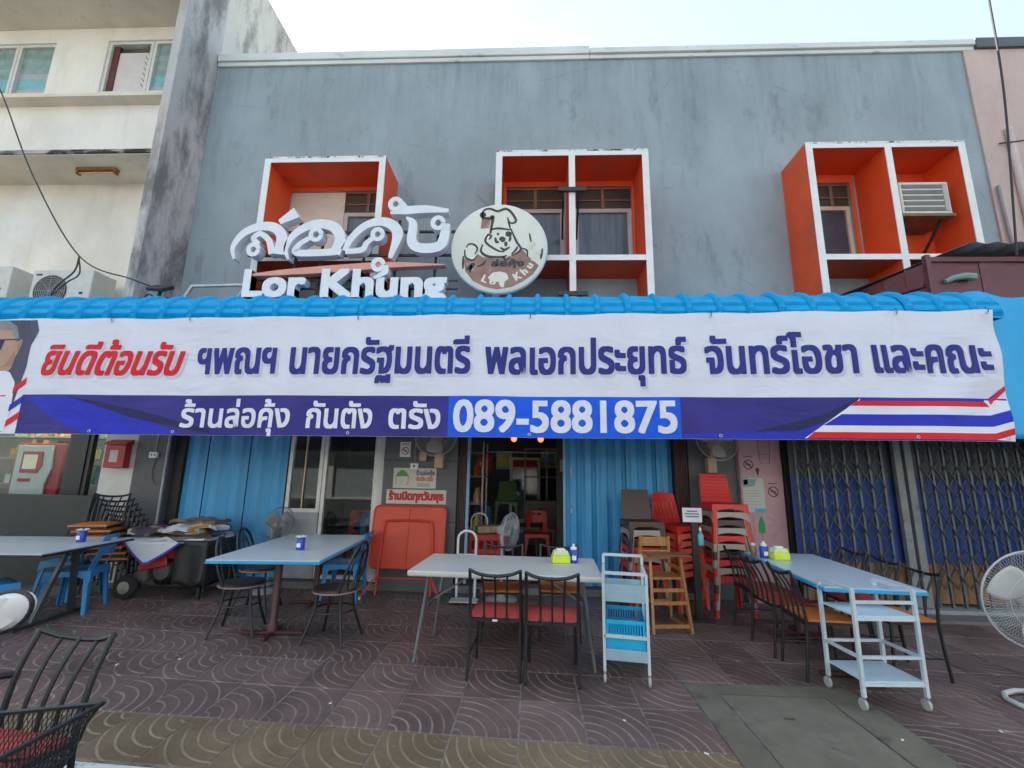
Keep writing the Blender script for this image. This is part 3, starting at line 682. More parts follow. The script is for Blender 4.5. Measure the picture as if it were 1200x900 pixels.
tag(MB().tube([(-5.23, 6.44, 2.5), (-5.23, 6.44, .12)], .016, 8).build('conduit_pipe', mat('pvc_grey', (.4, .41, .42), .6), smooth=True), 'thin grey conduit pipe on the edge of the grey pillar', 'pipe')

# air conditioners above the awning
def ac_unit(x, y, z, label):
    a = thing('outdoor_air_conditioner', label, 'air conditioner', (x, y, z))
    W_, D_, H_ = 1.02, .42, .72
    wm = mat('ac_white', (.58, .57, .53), .5, var=.08, dirt=(.33, .31, .27), damt=.36, dscale=3, dsharp=.15)
    MB().box(-W_/2, W_/2, -D_/2, D_/2, 0, H_).build('casing', wm, a, bevel=.015)
    MB().lathe([(.275, 0), (.275, .012), (0, .012)], 28, (-.16, -D_/2-.004, .35), Matrix.Rotation(rd(90), 3, 'X')).build('fan_recess', mat('ac_dark', (.06, .06, .06), .6), a)
    gl = MB()
    for k in range(1, 9): gl.tube([(-.16+.033*k*cos(t*pi/14), -D_/2-.022, .35+.033*k*sin(t*pi/14)) for t in range(28)], .004, 4, True)
    for k in range(8): gl.tube([(-.16, -D_/2-.024, .35), (-.16+.275*cos(k*pi/4), -D_/2-.024, .35+.275*sin(k*pi/4))], .004, 4)
    tag(gl.build('grille', mat('ac_grille', (.35, .35, .34), .5), a), kind='stuff')
    MB().box(-W_/2+.06, -W_/2+.16, -D_/2-.004, -D_/2, .62, .65).build('badge', BLACKM, a)
    MB().box(.33, .39, -D_/2-.004, -D_/2, .30, .34).build('badge', BLACKM, a)
    for x_ in (-.4, .4): MB().box(x_-.02, x_+.02, -D_/2, 7.3-y, -.05, -.002).box(x_-.019, x_+.019, 7.3-y-.06, 7.3-y, -.4, -.052).build('bracket', STEEL, a)
    return a
ac_unit(-7.62, 6.84, 3.98, 'white outdoor air conditioner with round grille, tangled cables in front')
ac_unit(-9.02, 6.84, 4.05, 'grey-white outdoor air conditioner at the building corner, seen half')
wa = thing('window_air_conditioner', 'beige window air conditioner in the orange window box', 'air conditioner', (5.56, 6.35, 5.26))
acw = mat('ac_beige', (.60, .59, .54), .5, var=.06)
MB().box(-.34, .34, -.28, .32, 0, .50).build('casing', acw, wa, bevel=.012)
for k in range(5): MB().box(-.30, .24, -.29, -.275, .045+k*.088, .10+k*.088).build('vent', mat('ac_vent_dark', (.16, .16, .15), .6), wa)
MB().box(.25, .31, -.29, -.275, .04, .46).build('end_grille', mat('ac_vent_mid', (.4, .4, .37), .6), wa)
tr = MB(); tr.box(-.36, .36, -.30, .3, -.045, -.004); tr.build('wooden_shelf', mat('ply_shelf', (.20, .12, .06), .7, var=.3), wa)
for x in (-.25, .25): MB().bar((x, -.2, -.045), (x+.02, .24, -.42), .03, .03).build('strut', DKW, wa)
# rusty lamp under the balcony slab
rl = thing('tube_lamp_fitting', 'rusty old tube lamp fitting under the balcony slab', 'lamp', (-7.68, 6.86, 6.72))
RU = mat('rust', (.26, .11, .04), .8, var=.4, scale=14, dirt=(.5, .42, .3), damt=.3, dscale=9)
MB().box(-.36, .36, -.05, .05, -.05, 0).build('body', RU, rl)
MB().tube([(-.33, 0, -.08), (.33, 0, -.08)], .016, 8).build('tube', mat('old_tube', (.5, .36, .2), .5), rl)
for x in (-.35, .34): MB().box(x-.012, x+.022, -.04, .04, -.11, -.05).build('end_cap', RU, rl)

# ================================================================== awning
awn = thing('awning', 'bright blue ribbed metal awning with rounded front edge', 'awning', (0, 5.0, 3.36))
AWM = mat('awning_blue', (.008, .35, .70), .5, var=.14, scale=3, spec=.3, dirt=(.06, .29, .48), damt=.42, dscale=3, dsharp=.2)
def awning_profile():
    pts = []
    n = 48
    for k in range(n+1):
        a = rd(-8+98*k/n)              # front vertical up to top
        rr = 1+.016*sin(k*pi*.9)
        pts.append((-.5*rr*cos(a), .36*rr*sin(a)))
    pts = [(y+.51, z) for y, z in pts]
    pts += [(.9, .395), (1.58, .46)]
    return pts
PR = awning_profile(); AP = .345
secs = [(0, 0), (.010, 0), (.022, .030), (.045, .044), (.068, .030), (.080, 0), (AP*.55, .004), (AP, 0)]
vs = []; fs = []; ns = len(secs)
for k, (y, z) in enumerate(PR):
    k0, k1 = max(0, k-1), min(len(PR)-1, k+1); ty, tz = PR[k1][0]-PR[k0][0], PR[k1][1]-PR[k0][1]; l = sqrt(ty*ty+tz*tz); ny, nz = -tz/l, ty/l
    for (x, d) in secs: vs.append((x, y+ny*d, z+nz*d))
for k in range(len(PR)-1):
    for i in range(ns-1): a = k*ns+i; fs.append((a, a+1, a+ns+1, a+ns))
ame = bpy.data.meshes.new('roof_sheet'); ame.from_pydata(vs, [], fs); ame.materials.append(AWM); ame.shade_smooth(); ame.set_sharp_from_angle(angle=rd(50))
for k in range(-24, 15):
    o = bpy.data.objects.new('roof_sheet', ame); C.objects.link(o); o.parent = awn
    o.location = (.02+AP*k, random.uniform(-.006, .006), .0065*(.02+AP*k)+random.uniform(-.004, .004))
MB().box(-9, 5.1, .56, .60, .355, .41).build('flashing', mat('flashing_white', (.6, .62, .63), .5), awn)
MB().box(-9, 5.1, .03, .07, -.06, -.015).build('edge_beam', STEEL, awn)
for x in (-8.2, -5.2, -2.1, 1.0, 4.1, 5.0): MB().bar((x, .06, -.03), (x, 1.59, .33), .04, .05).build('rafter', STEEL, awn)
endc = MB(); pe = [(y, z) for y, z in PR[:49]]+[(.51, -.05)]
endc.prism(pe, 5.195, 5.205, lambda a, b, d: (d, a, b+.034)); endc.build('end_cap', AWM, awn)

# ================================================================== banner
ban = thing('banner', 'long white and purple printed vinyl banner hung along the awning edge', 'banner', (0, 4.93, 2.6))
XB0, XB1 = -6.75, 5.02
ztop = lambda x: 3.345+.0125*x-.014*sin(pi*(x-.02)/.99)**2; zbot = lambda x: 1.945+.006*x
def wav(x, z):
    t = (z-1.95)/1.4
    d = .022*sin(x*1.27+.5)*(1-.6*t)+.011*sin(x*2.9+1.7*t)+.014*sin(x*5.3+1.2*t+1)*(1-t)**2+.004*sin(z*15+2.2*sin(x*1.3)+x*.7)*t
    for k in range(-6, 6):                                            # pleats hanging from each tie
        cx = k*.99+.02+.08*sin(k*3.1); w_ = .05+.30*(1-t); d += .016*math.exp(-((x-cx-.12*(1-t)*sin(k*2.3))/w_)**2)*(.35+.65*t)
    dx = x-XB1; s_ = (ztop(x)-z)*.8+dx*.6                             # folds pulled from the top corner
    d += .016*sin(s_*11)*math.exp(dx*1.3)
    return d
def bpos(eps):
    return lambda x, z, d=0.: (x, -(wav(x, z)*-1)-eps-d-.0, z-2.6)
BW = mat('banner_white', (.66, .68, .79), .34, var=.05, scale=1.3, spec=.5, dirt=(.58, .60, .69), damt=.30, dscale=1.2, dsharp=.2)
NX, NZ = 330, 36
cl = MB(); cl.grid(NX, NZ, lambda u, v: (lambda x: bpos(0)(x, zbot(x)+(ztop(x)-zbot(x))*v))(XB0+(XB1-XB0)*u))
cloth = cl.build('cloth', BW, ban, smooth=True, fix=False)
def cut(mb_v, mb_f, step=.14):
    bm = bmesh.new(); vv = [bm.verts.new((x, z, li)) for x, z, li in mb_v]; bm.verts.ensure_lookup_table()
    for f in mb_f:
        try: bm.faces.new([vv[i] for i in f])
        except ValueError: pass
    xa, xb = min(v[0] for v in mb_v), max(v[0] for v in mb_v); za, zb = min(v[1] for v in mb_v), max(v[1] for v in mb_v)
    x = math.ceil(xa/step)*step
    while x < xb: bmesh.ops.bisect_plane(bm, geom=bm.verts[:]+bm.edges[:]+bm.faces[:], plane_co=(x, 0, 0), plane_no=(1, 0, 0)); x += step
    z = math.ceil(za/step)*step
    while z < zb: bmesh.ops.bisect_plane(bm, geom=bm.verts[:]+bm.edges[:]+bm.faces[:], plane_co=(0, z, 0), plane_no=(0, 1, 0)); z += step
    bm.verts.index_update(); V = [tuple(v.co) for v in bm.verts]; F = [tuple(v.index for v in f.verts) for f in bm.faces]; bm.free(); return V, F
def bprint(name, m, poly, eps, step=.09, parent=None):
    V, F = cut([(x, z, 0) for x, z in poly], [tuple(range(len(poly)))], step)
    p = bpos(eps); mb = MB(); mb.add([p(x, z) for x, z, _ in V], F); return mb.build(name, m, parent or cloth, fix=False)
def btext(name, m, eps, txt, x0, x1, zb, h, bold=.01, shear=0., ref=None, slope=.0105):
    p = bpos(eps); mb = MB(); li_ = 0
    for vs, fs in text_flat(txt, x0, x1, 0, h, bold, shear, ref, 8, 4):
        V, F = cut([(x, z+zb+slope*(x-x0), 0) for x, z, li in vs], fs, .11)
        mb.add([p(x, z, li_*.00035) for x, z, _ in V], F); li_ += 1
    return mb.build(name, m, cloth, fix=False)
cloth.parent = ban
PURP = mat('print_purple', (.032, .026, .22), .5, spec=.25, var=.3, scale=.9, stretch=(1, 1, 2), dirt=(.075, .045, .19), damt=.5, dscale=.9, dsharp=.25)
PURD = mat('print_dark_violet', (.016, .016, .085), .5, spec=.25, var=.2, scale=1)
PBLUE = mat('print_royal_blue', (.018, .028, .46), .5, spec=.25, var=.12)
PBOX = mat('print_box_blue', (.004, .10, .74), .5, spec=.25, var=.1)
PRED = mat('print_red', (.66, .010, .022), .5, spec=.25, var=.06)
PWHT = mat('print_white', (.72, .73, .82), .42, var=.03)
PIND = mat('print_indigo', (.024, .030, .23), .5, spec=.25, var=.12, scale=.7)
PSHD = mat('print_grey_shadow', (.56, .57, .69), .42, var=.05)
for m_ in (BW, PURP, PURD, PBLUE, PBOX, PRED, PWHT, PIND, PSHD): wrinkle(m_)
zp = lambda x: 2.395+.0062*x
bprint('printed_band', PURP, [(-5.84, zbot(-5.84)+.002), (XB1-.01, zbot(XB1)+.002), (XB1-.01, zp(XB1)), (-5.84, zp(-5.84))], .0015)
bprint('printed_swoosh', PBLUE, [(1.62, zp(1.62)-.40), (2.6, zp(2.6)-.36), (3.2, zp(3.2)-.16), (3.46, zp(3.46)-.03), (3.3, zp(3.3)-.22), (2.9, zbot(2.9)+.004), (1.62, zbot(1.62)+.004)], .003)
bprint('printed_swoosh', PURD, [(2.35, zp(2.35)-.37), (3.1, zp(3.1)-.18), (3.44, zp(3.44)-.01), (3.52, zp(3.5)-.005), (3.3, zp(3.3)-.19), (2.8, zp(2.8)-.36)], .0038)
bprint('printed_swoosh', PBLUE, [(-5.80, zp(-5.8)-.02), (-5.2, zp(-5.2)-.03), (-4.5, zp(-4.5)-.22), (-3.9, zbot(-3.9)+.006), (-5.0, zbot(-5)+.006), (-5.45, zp(-5.4)-.25)], .003)
bprint('printed_swoosh', PURD, [(-5.3, zp(-5.3)-.01), (-4.4, zp(-4.4)-.18), (-3.6, zbot(-3.6)+.06), (-3.6, zbot(-3.6)+.02), (-4.5, zp(-4.5)-.26)], .0038)
bprint('printed_number_box', PBOX, [(-.905, zbot(-.9)+.004), (1.60, zbot(1.6)+.004), (1.60, zp(1.6)), (-.905, zp(-.9))], .004)
# flag stripes at the right-hand end: kink upwards near the edge
def stripe(m, xa0, xa1, za, zb_, lift, eps, xk=4.82):
    bprint('printed_stripe', m, [(xa1, za), (xk, za+.012), (XB1-.004, za+lift), (XB1-.004, zb_+lift), (xk, zb_+.012), (xa0, zb_)], eps)
stripe(PWHT, 3.47, 2.86, 1.978, 2.405, .0, .0052)
stripe(PBLUE, 3.47, 3.45, 2.375, 2.405, .16, .006)
stripe(PRED, 3.43, 3.36, 2.325, 2.378, .19, .0066)
stripe(PBLUE, 3.26, 3.06, 2.115, 2.235, .07, .0066)
stripe(PRED, 2.96, 2.88, 1.977, 2.045, .07, .0066)
# left-hand portrait panel: navy ground, a man's head cut by the picture edge, white shirt
PNAVY = mat('print_navy', (.03, .03, .09), .42, var=.25)
bprint('printed_portrait', PNAVY, [(XB0+.01, 1.93), (-5.99, 1.93), (-5.93, 2.3), (-5.87, 2.7), (-5.87, 2.95), (-5.80, 3.12), (-5.85, ztop(-5.85)-.02), (XB0+.01, ztop(XB0)-.02)], .0022)
SKIN = mat('print_skin', (.42, .24, .18), .45, var=.1); HAIR = mat('print_hair', (.20, .20, .22), .45, var=.2)
hd = [(-6.700, 2.62), (-6.140, 2.58), (-6.060, 2.66), (-6.030, 2.80), (-6.000, 2.9), (-5.980, 2.99), (-6.010, 3.02), (-6.050, 2.98), (-6.060, 3.1), (-6.130, 3.2), (-6.700, 3.2)]
bprint('printed_head', SKIN, hd, .003)
bprint('printed_hair', HAIR, [(-6.700, 3.24), (-6.190, 3.24), (-6.080, 3.17), (-6.040, 3.04), (-6.050, 2.97), (-6.090, 3.02), (-6.130, 3.12), (-6.700, 3.16)], .0036)
bprint('printed_spectacles', PURD, [(-6.700, 2.985), (-6.040, 3.005), (-6.040, 3.02), (-6.700, 3.0)], .0042)
bprint('printed_spectacles', PURD, [(-6.340, 2.88), (-6.220, 2.88), (-6.200, 3.0), (-6.340, 3.0)], .0042)
bprint('printed_ear', mat('print_skin_dark', (.33, .17, .125), .45, var=.1), [(-6.03, 2.86), (-5.995, 2.90), (-5.985, 2.98), (-6.01, 3.0), (-6.035, 2.97)], .0046)
bprint('printed_cheek', MATS['print_skin_dark'], [(-6.06, 2.70), (-6.03, 2.80), (-6.05, 2.88), (-6.09, 2.80), (-6.14, 2.70), (-6.2, 2.66)], .0040)
bprint('printed_mouth', MATS['print_skin_dark'], [(-6.5, 2.76), (-6.28, 2.775), (-6.28, 2.79), (-6.5, 2.785)], .0046)
bprint('printed_shirt', PWHT, [(XB0+.02, 1.935), (-5.97, 1.935), (-5.95, 2.2), (-5.97, 2.5), (-6.06, 2.62), (-6.22, 2.66), (-6.30, 2.56), (XB0+.02, 2.6)], .0034)
for (za, zb2, m) in ((2.44, 2.56, PRED), (2.23, 2.41, PBLUE), (2.05, 2.24, PRED)):
    bprint('printed_stripe', m, [(-5.97, za-.07), (-5.83, za+.04), (-5.83, za+.12), (-5.97, za+.01)], .0048)
bprint('printed_mark', PRED, [(-6.24, 2.32), (-6.04, 2.335), (-6.04, 2.35), (-6.24, 2.335)], .0044)
# wording
for (tx, m, a, b, zb_, h, bo, shr) in (('ยินดีต้อนรับ', PRED, -5.68, -4.06, 2.595, .265, .0135, .22), ('ฯพณฯ', PIND, -3.85, -2.90, 2.625, .285, .0125, 0),
        ('นายกรัฐมนตรี', PIND, -2.74, -.68, 2.632, .29, .0135, 0), ('พลเอกประยุทธ์', PIND, -.52, 1.70, 2.65, .29, .0135, 0),
        ('จันทร์โอชา', PIND, 1.90, 3.50, 2.672, .295, .0135, 0), ('และคณะ', PIND, 3.66, 4.92, 2.695, .29, .0135, 0)):
    btext('printed_lettering', PSHD, .0022, tx, a+.015, b+.03, zb_-.028, h, bo*1.3, shr)
    btext('printed_lettering', m, .006, tx, a, b, zb_, h, bo, shr)
for (tx, a, b, zb_, h, bo) in (('ร้านล่อคุ้ง', -3.94, -2.66, 2.015, .20, .0085), ('กันตัง', -2.48, -1.74, 2.022, .205, .0085), ('ตรัง', -1.56, -.99, 2.028, .205, .0085)):
    btext('printed_lettering', PWHT, .006, tx, a, b, zb_, h, bo, slope=.006)
btext('printed_lettering', PWHT, .007, '089-5881875', -.85, 1.56, 2.005, .335, .012, ref='0', slope=.008)
EY = mat('eyelet_metal', (.7, .7, .7), .3, metal=.7); TIE = mat('cable_tie', (.03, .03, .03), .6)
for x in (-4.95, -4.0, -2.0, -.02, 2.0, 4.0, 4.95):
    for z, off in ((ztop(x)-.035, 0), (zbot(x)+.035, 0)):
        px, py, pz = bpos(.0085)(x, z)
        MB().tube([(px+.014*cos(k*pi/6), py, pz+.014*sin(k*pi/6)) for k in range(12)], .004, 5, True).build('eyelet', EY, cloth)
    px, py, pz = bpos(.008)(x, ztop(x)-.03)
    MB().tube(spline([(px, py-.004, pz-.004), (px+.003, py-.012, pz+.03), (px+.01, .03, pz+.07)], 4), .0035, 5).build('cable_tie', TIE, ban)

# ================================================================== roof sign
sign = thing('shop_letter_sign', 'white three-dimensional shop name letters on a black steel frame above the awning', 'sign', (-2.6, 5.7, 3.6))
SW = mat('sign_white', (.72, .75, .80), .4, var=.05)
spos = lambda x, z, d: (x+2.6, -d-.02, z-3.6)
LP = lambda zx, zy: (-4.1+(zx/3-17)*.01192+2.6, 4.46+(140-zy/3)*.0129-3.6)
def stroke3d(mb, pts, ws, closed=False, n=6, y0=-.15, y1=-.02):
    P = [Vector((*LP(*p), 0)) for p in pts]
    P = spline(P, n) if len(P) > 2 else P
    N = len(P); L_, R_ = [], []
    for i, p in enumerate(P):
        f = i/(N-1)*(len(ws)-1); k = min(int(f), len(ws)-2); wd = (ws[k]+(ws[k+1]-ws[k])*(f-k))*.0047
        t = P[min(i+1, N-1)]-P[max(i-1, 0)]; t.normalize(); q = Vector((-t.y, t.x, 0)); L_.append(p+q*wd/2); R_.append(p-q*wd/2)
    V = [(v.x, y0, v.y) for v in L_]+[(v.x, y0, v.y) for v in R_]+[(v.x, y1, v.y) for v in L_]+[(v.x, y1, v.y) for v in R_]
    F = []
    for i in range(N-1): F += [(i, i+1, N+i+1, N+i), (2*N+i, 3*N+i, 3*N+i+1, 2*N+i+1), (i, 2*N+i, 2*N+i+1, i+1), (N+i, N+i+1, 3*N+i+1, 3*N+i)]
    F += [(0, N, 3*N, 2*N), (N-1, 3*N-1, 4*N-1, 2*N-1)]
    mb.add(V, F)
def ring3d(mb, cx, cy, r, wd, y0): stroke3d(mb, [(cx+r*cos(k*pi/5), cy+r*sin(k*pi/5)) for k in range(11)], [wd, wd], y0=y0)
for strokes, rings in (
    ([([(70, 448), (60, 408), (88, 362), (140, 338), (195, 340), (226, 372), (222, 432)], [6, 14, 22, 26, 29, 31, 32]), ([(150, 398), (128, 378), (150, 362), (182, 384), (200, 430)], [14, 15, 16, 17, 20])], [(133, 416, 17, 13)]),
    ([([(212, 322), (268, 288)], [16, 36])], []),
    ([([(258, 450), (246, 412), (272, 362), (335, 330), (400, 338), (430, 378), (416, 432)], [6, 14, 22, 27, 30, 31, 31]), ([(420, 424), (350, 428), (282, 426), (290, 400), (322, 378)], [22, 21, 20, 16, 14])], [(345, 366, 18, 13)]),
    ([([(446, 420), (470, 376), (512, 336), (565, 322), (608, 336), (626, 370), (606, 446)], [20, 20, 22, 27, 30, 31, 12]), ([(545, 376), (522, 396), (508, 418), (452, 424)], [14, 16, 18, 16])], [(558, 366, 17, 13)]),
    ([([(652, 308), (676, 330), (676, 390), (704, 412), (760, 410), (782, 388), (790, 330)], [6, 24, 28, 29, 29, 29, 22])], [(762, 328, 18, 13)]),
    ([([(596, 292), (650, 284), (720, 280), (795, 286)], [8, 26, 24, 12]), ([(632, 256), (648, 278)], [14, 18])], [(612, 262, 18, 14)]),
    ([([(592, 470), (592, 492), (556, 512)], [16, 18, 8])], [(568, 468, 17, 13)])):
    mb = MB()
    for i, (p, ws) in enumerate(strokes): stroke3d(mb, p, ws, y0=-.15-.001*i)
    for r_ in rings: ring3d(mb, *r_, y0=-.154)
    mb.build('letter', SW, sign)
sws = MB()
up = spline([(-3.86, 4.12), (-3.3, 4.20), (-2.5, 4.27), (-1.9, 4.30), (-1.16, 4.27)], 6); dn = spline([(-1.16, 4.255), (-1.9, 4.22), (-2.6, 4.16), (-3.3, 4.12), (-3.86, 4.10)], 6)
sws.prism([(v[0]+2.6, v[1]-3.6) for v in up+dn], -.13, -.02, lambda a, b, d: (a, d, b)); sws.build('swoosh', mat('sign_salmon', (.66, .30, .24), .5, var=.1), sign)
text_obj('letter', SW, sign, spos, 'Lor', -3.86, -3.0, 3.82, .235, .024, 0, ref='x', extrude=.12, gap=.0008)
text_obj('letter', SW, sign, spos, 'Khung', -2.80, -1.12, 3.82, .235, .026, 0, ref='x', extrude=.12, gap=.0008)
def sbar(name, p, q, t=.03, par=sign): MB().bar((p[0]+2.6, p[1], p[2]-3.6), (q[0]+2.6, q[1], q[2]-3.6), t, t).build(name, sg_black, par)
for z in (4.47, 4.82): sbar('frame_rail', (-3.95, .02, z), (-.25, .02, z))
for z in (3.98, 4.10): sbar('frame_rail', (-3.9, .02, z), (-1.0, .02, z), .02)
for x in (-3.3, -2.95, -2.35, -1.9, -1.35): sbar('frame_post', (x, .03, 3.55), (x+.05, .03, 5.0))
for x in (-3.6, -2.2): sbar('frame_stay', (x, .04, 3.6), (x-.1, .88, 4.4))
for z in (3.97, 5.56):
    MB().box(2.96, 3.36, .20, .25, z-3.6, z-3.6+.06).build('clamp', sg_black, sign)
    for x in (3.03, 3.25): MB().bar((x, .22, z-3.6), (x+.03, .89, z-3.6-.38), .03, .03).build('clamp_arm', sg_black, sign)
# round emblem sign
rs = thing('round_emblem_sign', 'round weathered white sign with a drawn chef-hatted bear emblem', 'sign', (-.45, 5.66, 4.52))
RD = .64
disc = MB(); disc.lathe([(RD-.01, 0), (RD, .01), (RD, .075), (RD-.012, .085), (0, .085)], 64, (0, .03, 0), Matrix.Rotation(rd(90), 3, 'X'))
disc.build('disc', mat('emblem_cream', (.68, .69, .62), .6, var=.06, scale=3, dirt=(.42, .36, .22), damt=.2, dscale=3.5), rs, smooth=True)
MB().tube([(RD*cos(k*pi/32), -.02, RD*sin(k*pi/32)) for k in range(64)], .012, 6, True).build('edge_band', mat('emblem_edge_blue', (.30, .48, .62), .5), rs)
EP = lambda a, b: ((a-490)/420*RD, (480-b)/420*RD)
INK = mat('emblem_ink', (.05, .045, .05), .6, var=.3); EBR = mat('emblem_brown', (.30, .17, .14), .65, var=.25, scale=6, dirt=(.6, .56, .46), damt=.28, dscale=5)
EWH = mat('emblem_white', (.70, .70, .62), .6, var=.05)
def epoly(name, m, pts, eps): MB().add([(x, -.055-eps, z) for x, z in [EP(*p) for p in pts]], [tuple(range(len(pts)))]).build(name, m, rs)
def estroke(pts, wd, name='emblem_line', m=INK, eps=.004):
    P = spline([(*EP(*p), 0) for p in pts], 5); L_, R_ = [], []
    wd = wd*1.35/420*RD; n = len(P)
    for i, p in enumerate(P):
        t = (P[min(i+1, n-1)]-P[max(i-1, 0)]); t.normalize(); nn = Vector((-t.y, t.x, 0)); k = wd*(.55+.45*sin(pi*i/(n-1)))
        L_.append(p+nn*k); R_.append(p-nn*k)
    mb = MB(); mb.add([(q.x, -.055-eps, q.y) for q in L_]+[(q.x, -.055-eps, q.y) for q in R_], [(i, i+1, n+i+1, n+i) for i in range(n-1)]); mb.build(name, m, rs)
epoly('emblem_field', EBR, [(190, 600), (220, 520), (300, 540), (350, 570), (480, 590), (600, 560), (690, 490), (745, 560), (840, 650), (790, 730), (700, 800), (600, 850), (480, 870), (370, 845), (270, 790), (200, 700)], .0015)
epoly('emblem_patch', EBR, [(330, 195), (410, 195), (400, 290), (325, 300)], .0015)
epoly('emblem_hat', EWH, [(335, 190), (350, 120), (400, 105), (480, 125), (540, 105), (590, 140), (640, 230), (600, 245), (570, 240), (590, 310), (420, 310), (430, 190)], .0028)
epoly('emblem_face', EWH, [(420, 310), (480, 295), (590, 310), (640, 420), (680, 490), (630, 545), (540, 580), (400, 560), (335, 510), (350, 450), (380, 360)], .0029)
epoly('emblem_hand', EWH, [(200, 470), (220, 445), (260, 450), (300, 470), (300, 540), (270, 600), (210, 580), (185, 520)], .0029)
epoly('emblem_splash', EWH, [(400, 760), (440, 715), (500, 705), (560, 720), (580, 770), (545, 800), (540, 850), (510, 850), (500, 800), (430, 800)], .0029)
for pts, wd in (([(335, 200), (345, 125), (400, 105), (470, 130), (540, 108), (590, 140), (635, 220), (605, 248), (572, 235)], 9), ([(335, 195), (400, 200), (430, 190), (410, 350)], 12), ([(345, 140), (335, 190)], 22), ([(560, 190), (585, 300)], 7),
        ([(410, 310), (480, 297), (590, 312)], 8), ([(590, 300), (640, 420), (680, 500), (600, 560)], 8), ([(400, 350), (372, 390), (380, 440), (480, 510), (540, 520)], 8), ([(345, 450), (335, 520), (400, 565), (520, 570), (560, 555)], 9),
        ([(600, 545), (640, 500), (650, 470)], 8), ([(500, 480), (540, 502), (585, 475)], 9), ([(455, 385), (465, 425), (490, 430)], 10), ([(580, 425), (590, 375)], 9), ([(545, 350), (600, 355)], 20), ([(550, 425), (550, 470)], 12),
        ([(380, 355), (420, 370), (400, 405)], 7), ([(200, 480), (225, 448), (270, 452), (300, 490), (280, 545)], 7), ([(190, 500), (200, 570), (260, 600), (300, 560)], 7), ([(215, 690), (280, 630)], 16), ([(240, 715), (255, 640)], 9),
        ([(300, 660), (350, 640), (380, 600)], 7), ([(530, 560), (550, 600), (590, 570)], 7), ([(690, 485), (735, 510), (740, 570)], 6), ([(755, 345), (770, 430)], 6), ([(180, 560), (180, 680)], 8), ([(870, 490), (855, 590)], 8)):
    estroke(pts, wd)
epoly('emblem_nose', INK, [(485, 400), (500, 378), (525, 375), (548, 395), (540, 425), (515, 432)], .0045)
for q in ((478, 352), (560, 340)): epoly('emblem_eye', INK, [(q[0]+11*cos(k), q[1]+14*sin(k)) for k in [i*pi/5 for i in range(10)]], .0045)
text_obj('emblem_lettering', INK, rs, lambda x, z, d: (x, -.059-d, z), 'ล่อคุ้ง', EP(425, 0)[0], EP(712, 0)[0], EP(0, 655)[1], .062, .008, gap=.0004)
for k, chh in enumerate('Lor Khung'):
    if chh == ' ': continue
    a = rd(-112+13.2*k); rr = RD*.83
    vs_, fs_ = glyphs(chh); ww = max(v[0] for v in vs_); an = a+pi/2
    mb = MB()
    for li, (ox, oz) in enumerate(((0, 0), (.008, 0), (-.008, 0), (0, .006))):
        mb.add([(rr*cos(a)+((x-ww/2)*.15+ox)*cos(an)-(y*.15+oz)*sin(an), -.0585-.0004*li, rr*sin(a)+((x-ww/2)*.15+ox)*sin(an)+(y*.15+oz)*cos(an)) for x, y in vs_], fs_)
    mb.build('emblem_lettering', EWH, rs, fix=False)
MB().bar((-.2, .06, -.9), (-.2, .06, .2), .04, .04).build('post', sg_black, rs)
# floodlight and an empty sign frame
fl = thing('floodlight', 'small black floodlight tilted up on the awning edge', 'floodlight', (-4.98, 5.55, 3.72))
MB().cbox(0, 0, .20, .30, .05, .17, Matrix.Rotation(rd(-55), 3, 'X') @ Matrix.Rotation(rd(14), 3, 'Y')).build('head', BLACKM, fl, bevel=.008)
MB().bar((-.05, .02, -.02), (0, .02, .18), .03, .03).build('bracket', BLACKM, fl)
MB().tube(spline([(-.2, -.02, .02), (-.12, -.03, .10), (0, .0, .05), (.12, .02, .07)]), .012, 6).build('cable', BLACKM, fl)
ef = thing('empty_sign_frame', 'empty off-white metal sign frame leaning on the grey wall', 'frame', (-4.45, 5.9, 3.72))
fm_ = mat('frame_offwhite', (.52, .52, .48), .6, var=.2, dirt=(.25, .2, .15), damt=.3, dscale=9)
for p, q in (((-.55, 0, .05), (-.42, .05, .40)), ((-.42, .05, .40), (.38, .05, .42)), ((.38, .05, .42), (.22, 0, .05)), ((-.5, 0, .06), (.22, 0, .06))):
    MB().bar(p, q, .05, .03).build('frame_bar', fm_, ef)
# overhead cables
CB = mat('black_cable', (.025, .025, .028), .6)
tag(MB().tube(spline([(-8.6, 5.6, 7.9), (-7.93, 5.55, 6.95), (-7.1, 5.5, 5.6), (-6.15, 5.5, 4.36), (-5.4, 5.55, 4.05), (-5.0, 5.62, 3.92)], 8), .009, 6).build('hanging_cable', CB, smooth=True), 'black cable sagging down across the cream building to the awning', 'cable')
tag(MB().tube(spline([(-6.15, 5.5, 4.36), (-6.2, 5.52, 4.15), (-6.36, 5.5, 3.95), (-6.42, 5.5, 3.80), (-6.25, 5.5, 3.98), (-6.1, 5.5, 4.1), (-6.16, 5.51, 4.33)], 6), .010, 6).build('cable_loop', CB, smooth=True), 'looped spare cable dangling in front of the white outdoor air conditioner', 'cable')
tag(MB().tube(spline([(-8.3, 5.4, 4.4), (-8.1, 5.4, 4.1), (-7.95, 5.4, 3.75), (-7.6, 5.4, 3.7)], 6), .016, 6).build('cable_bundle', CB, smooth=True), 'short bundle of black cables at the corner of the grey-white air conditioner', 'cable')
tag(MB().tube(spline([(5.72, 4.9, 8.4), (5.74, 4.95, 7.6), (5.72, 5.0, 6.2), (5.52, 5.05, 4.1)], 8), .013, 6).build('overhead_cable', CB, smooth=True), 'thin cable hanging down in front of the pink wall', 'cable')

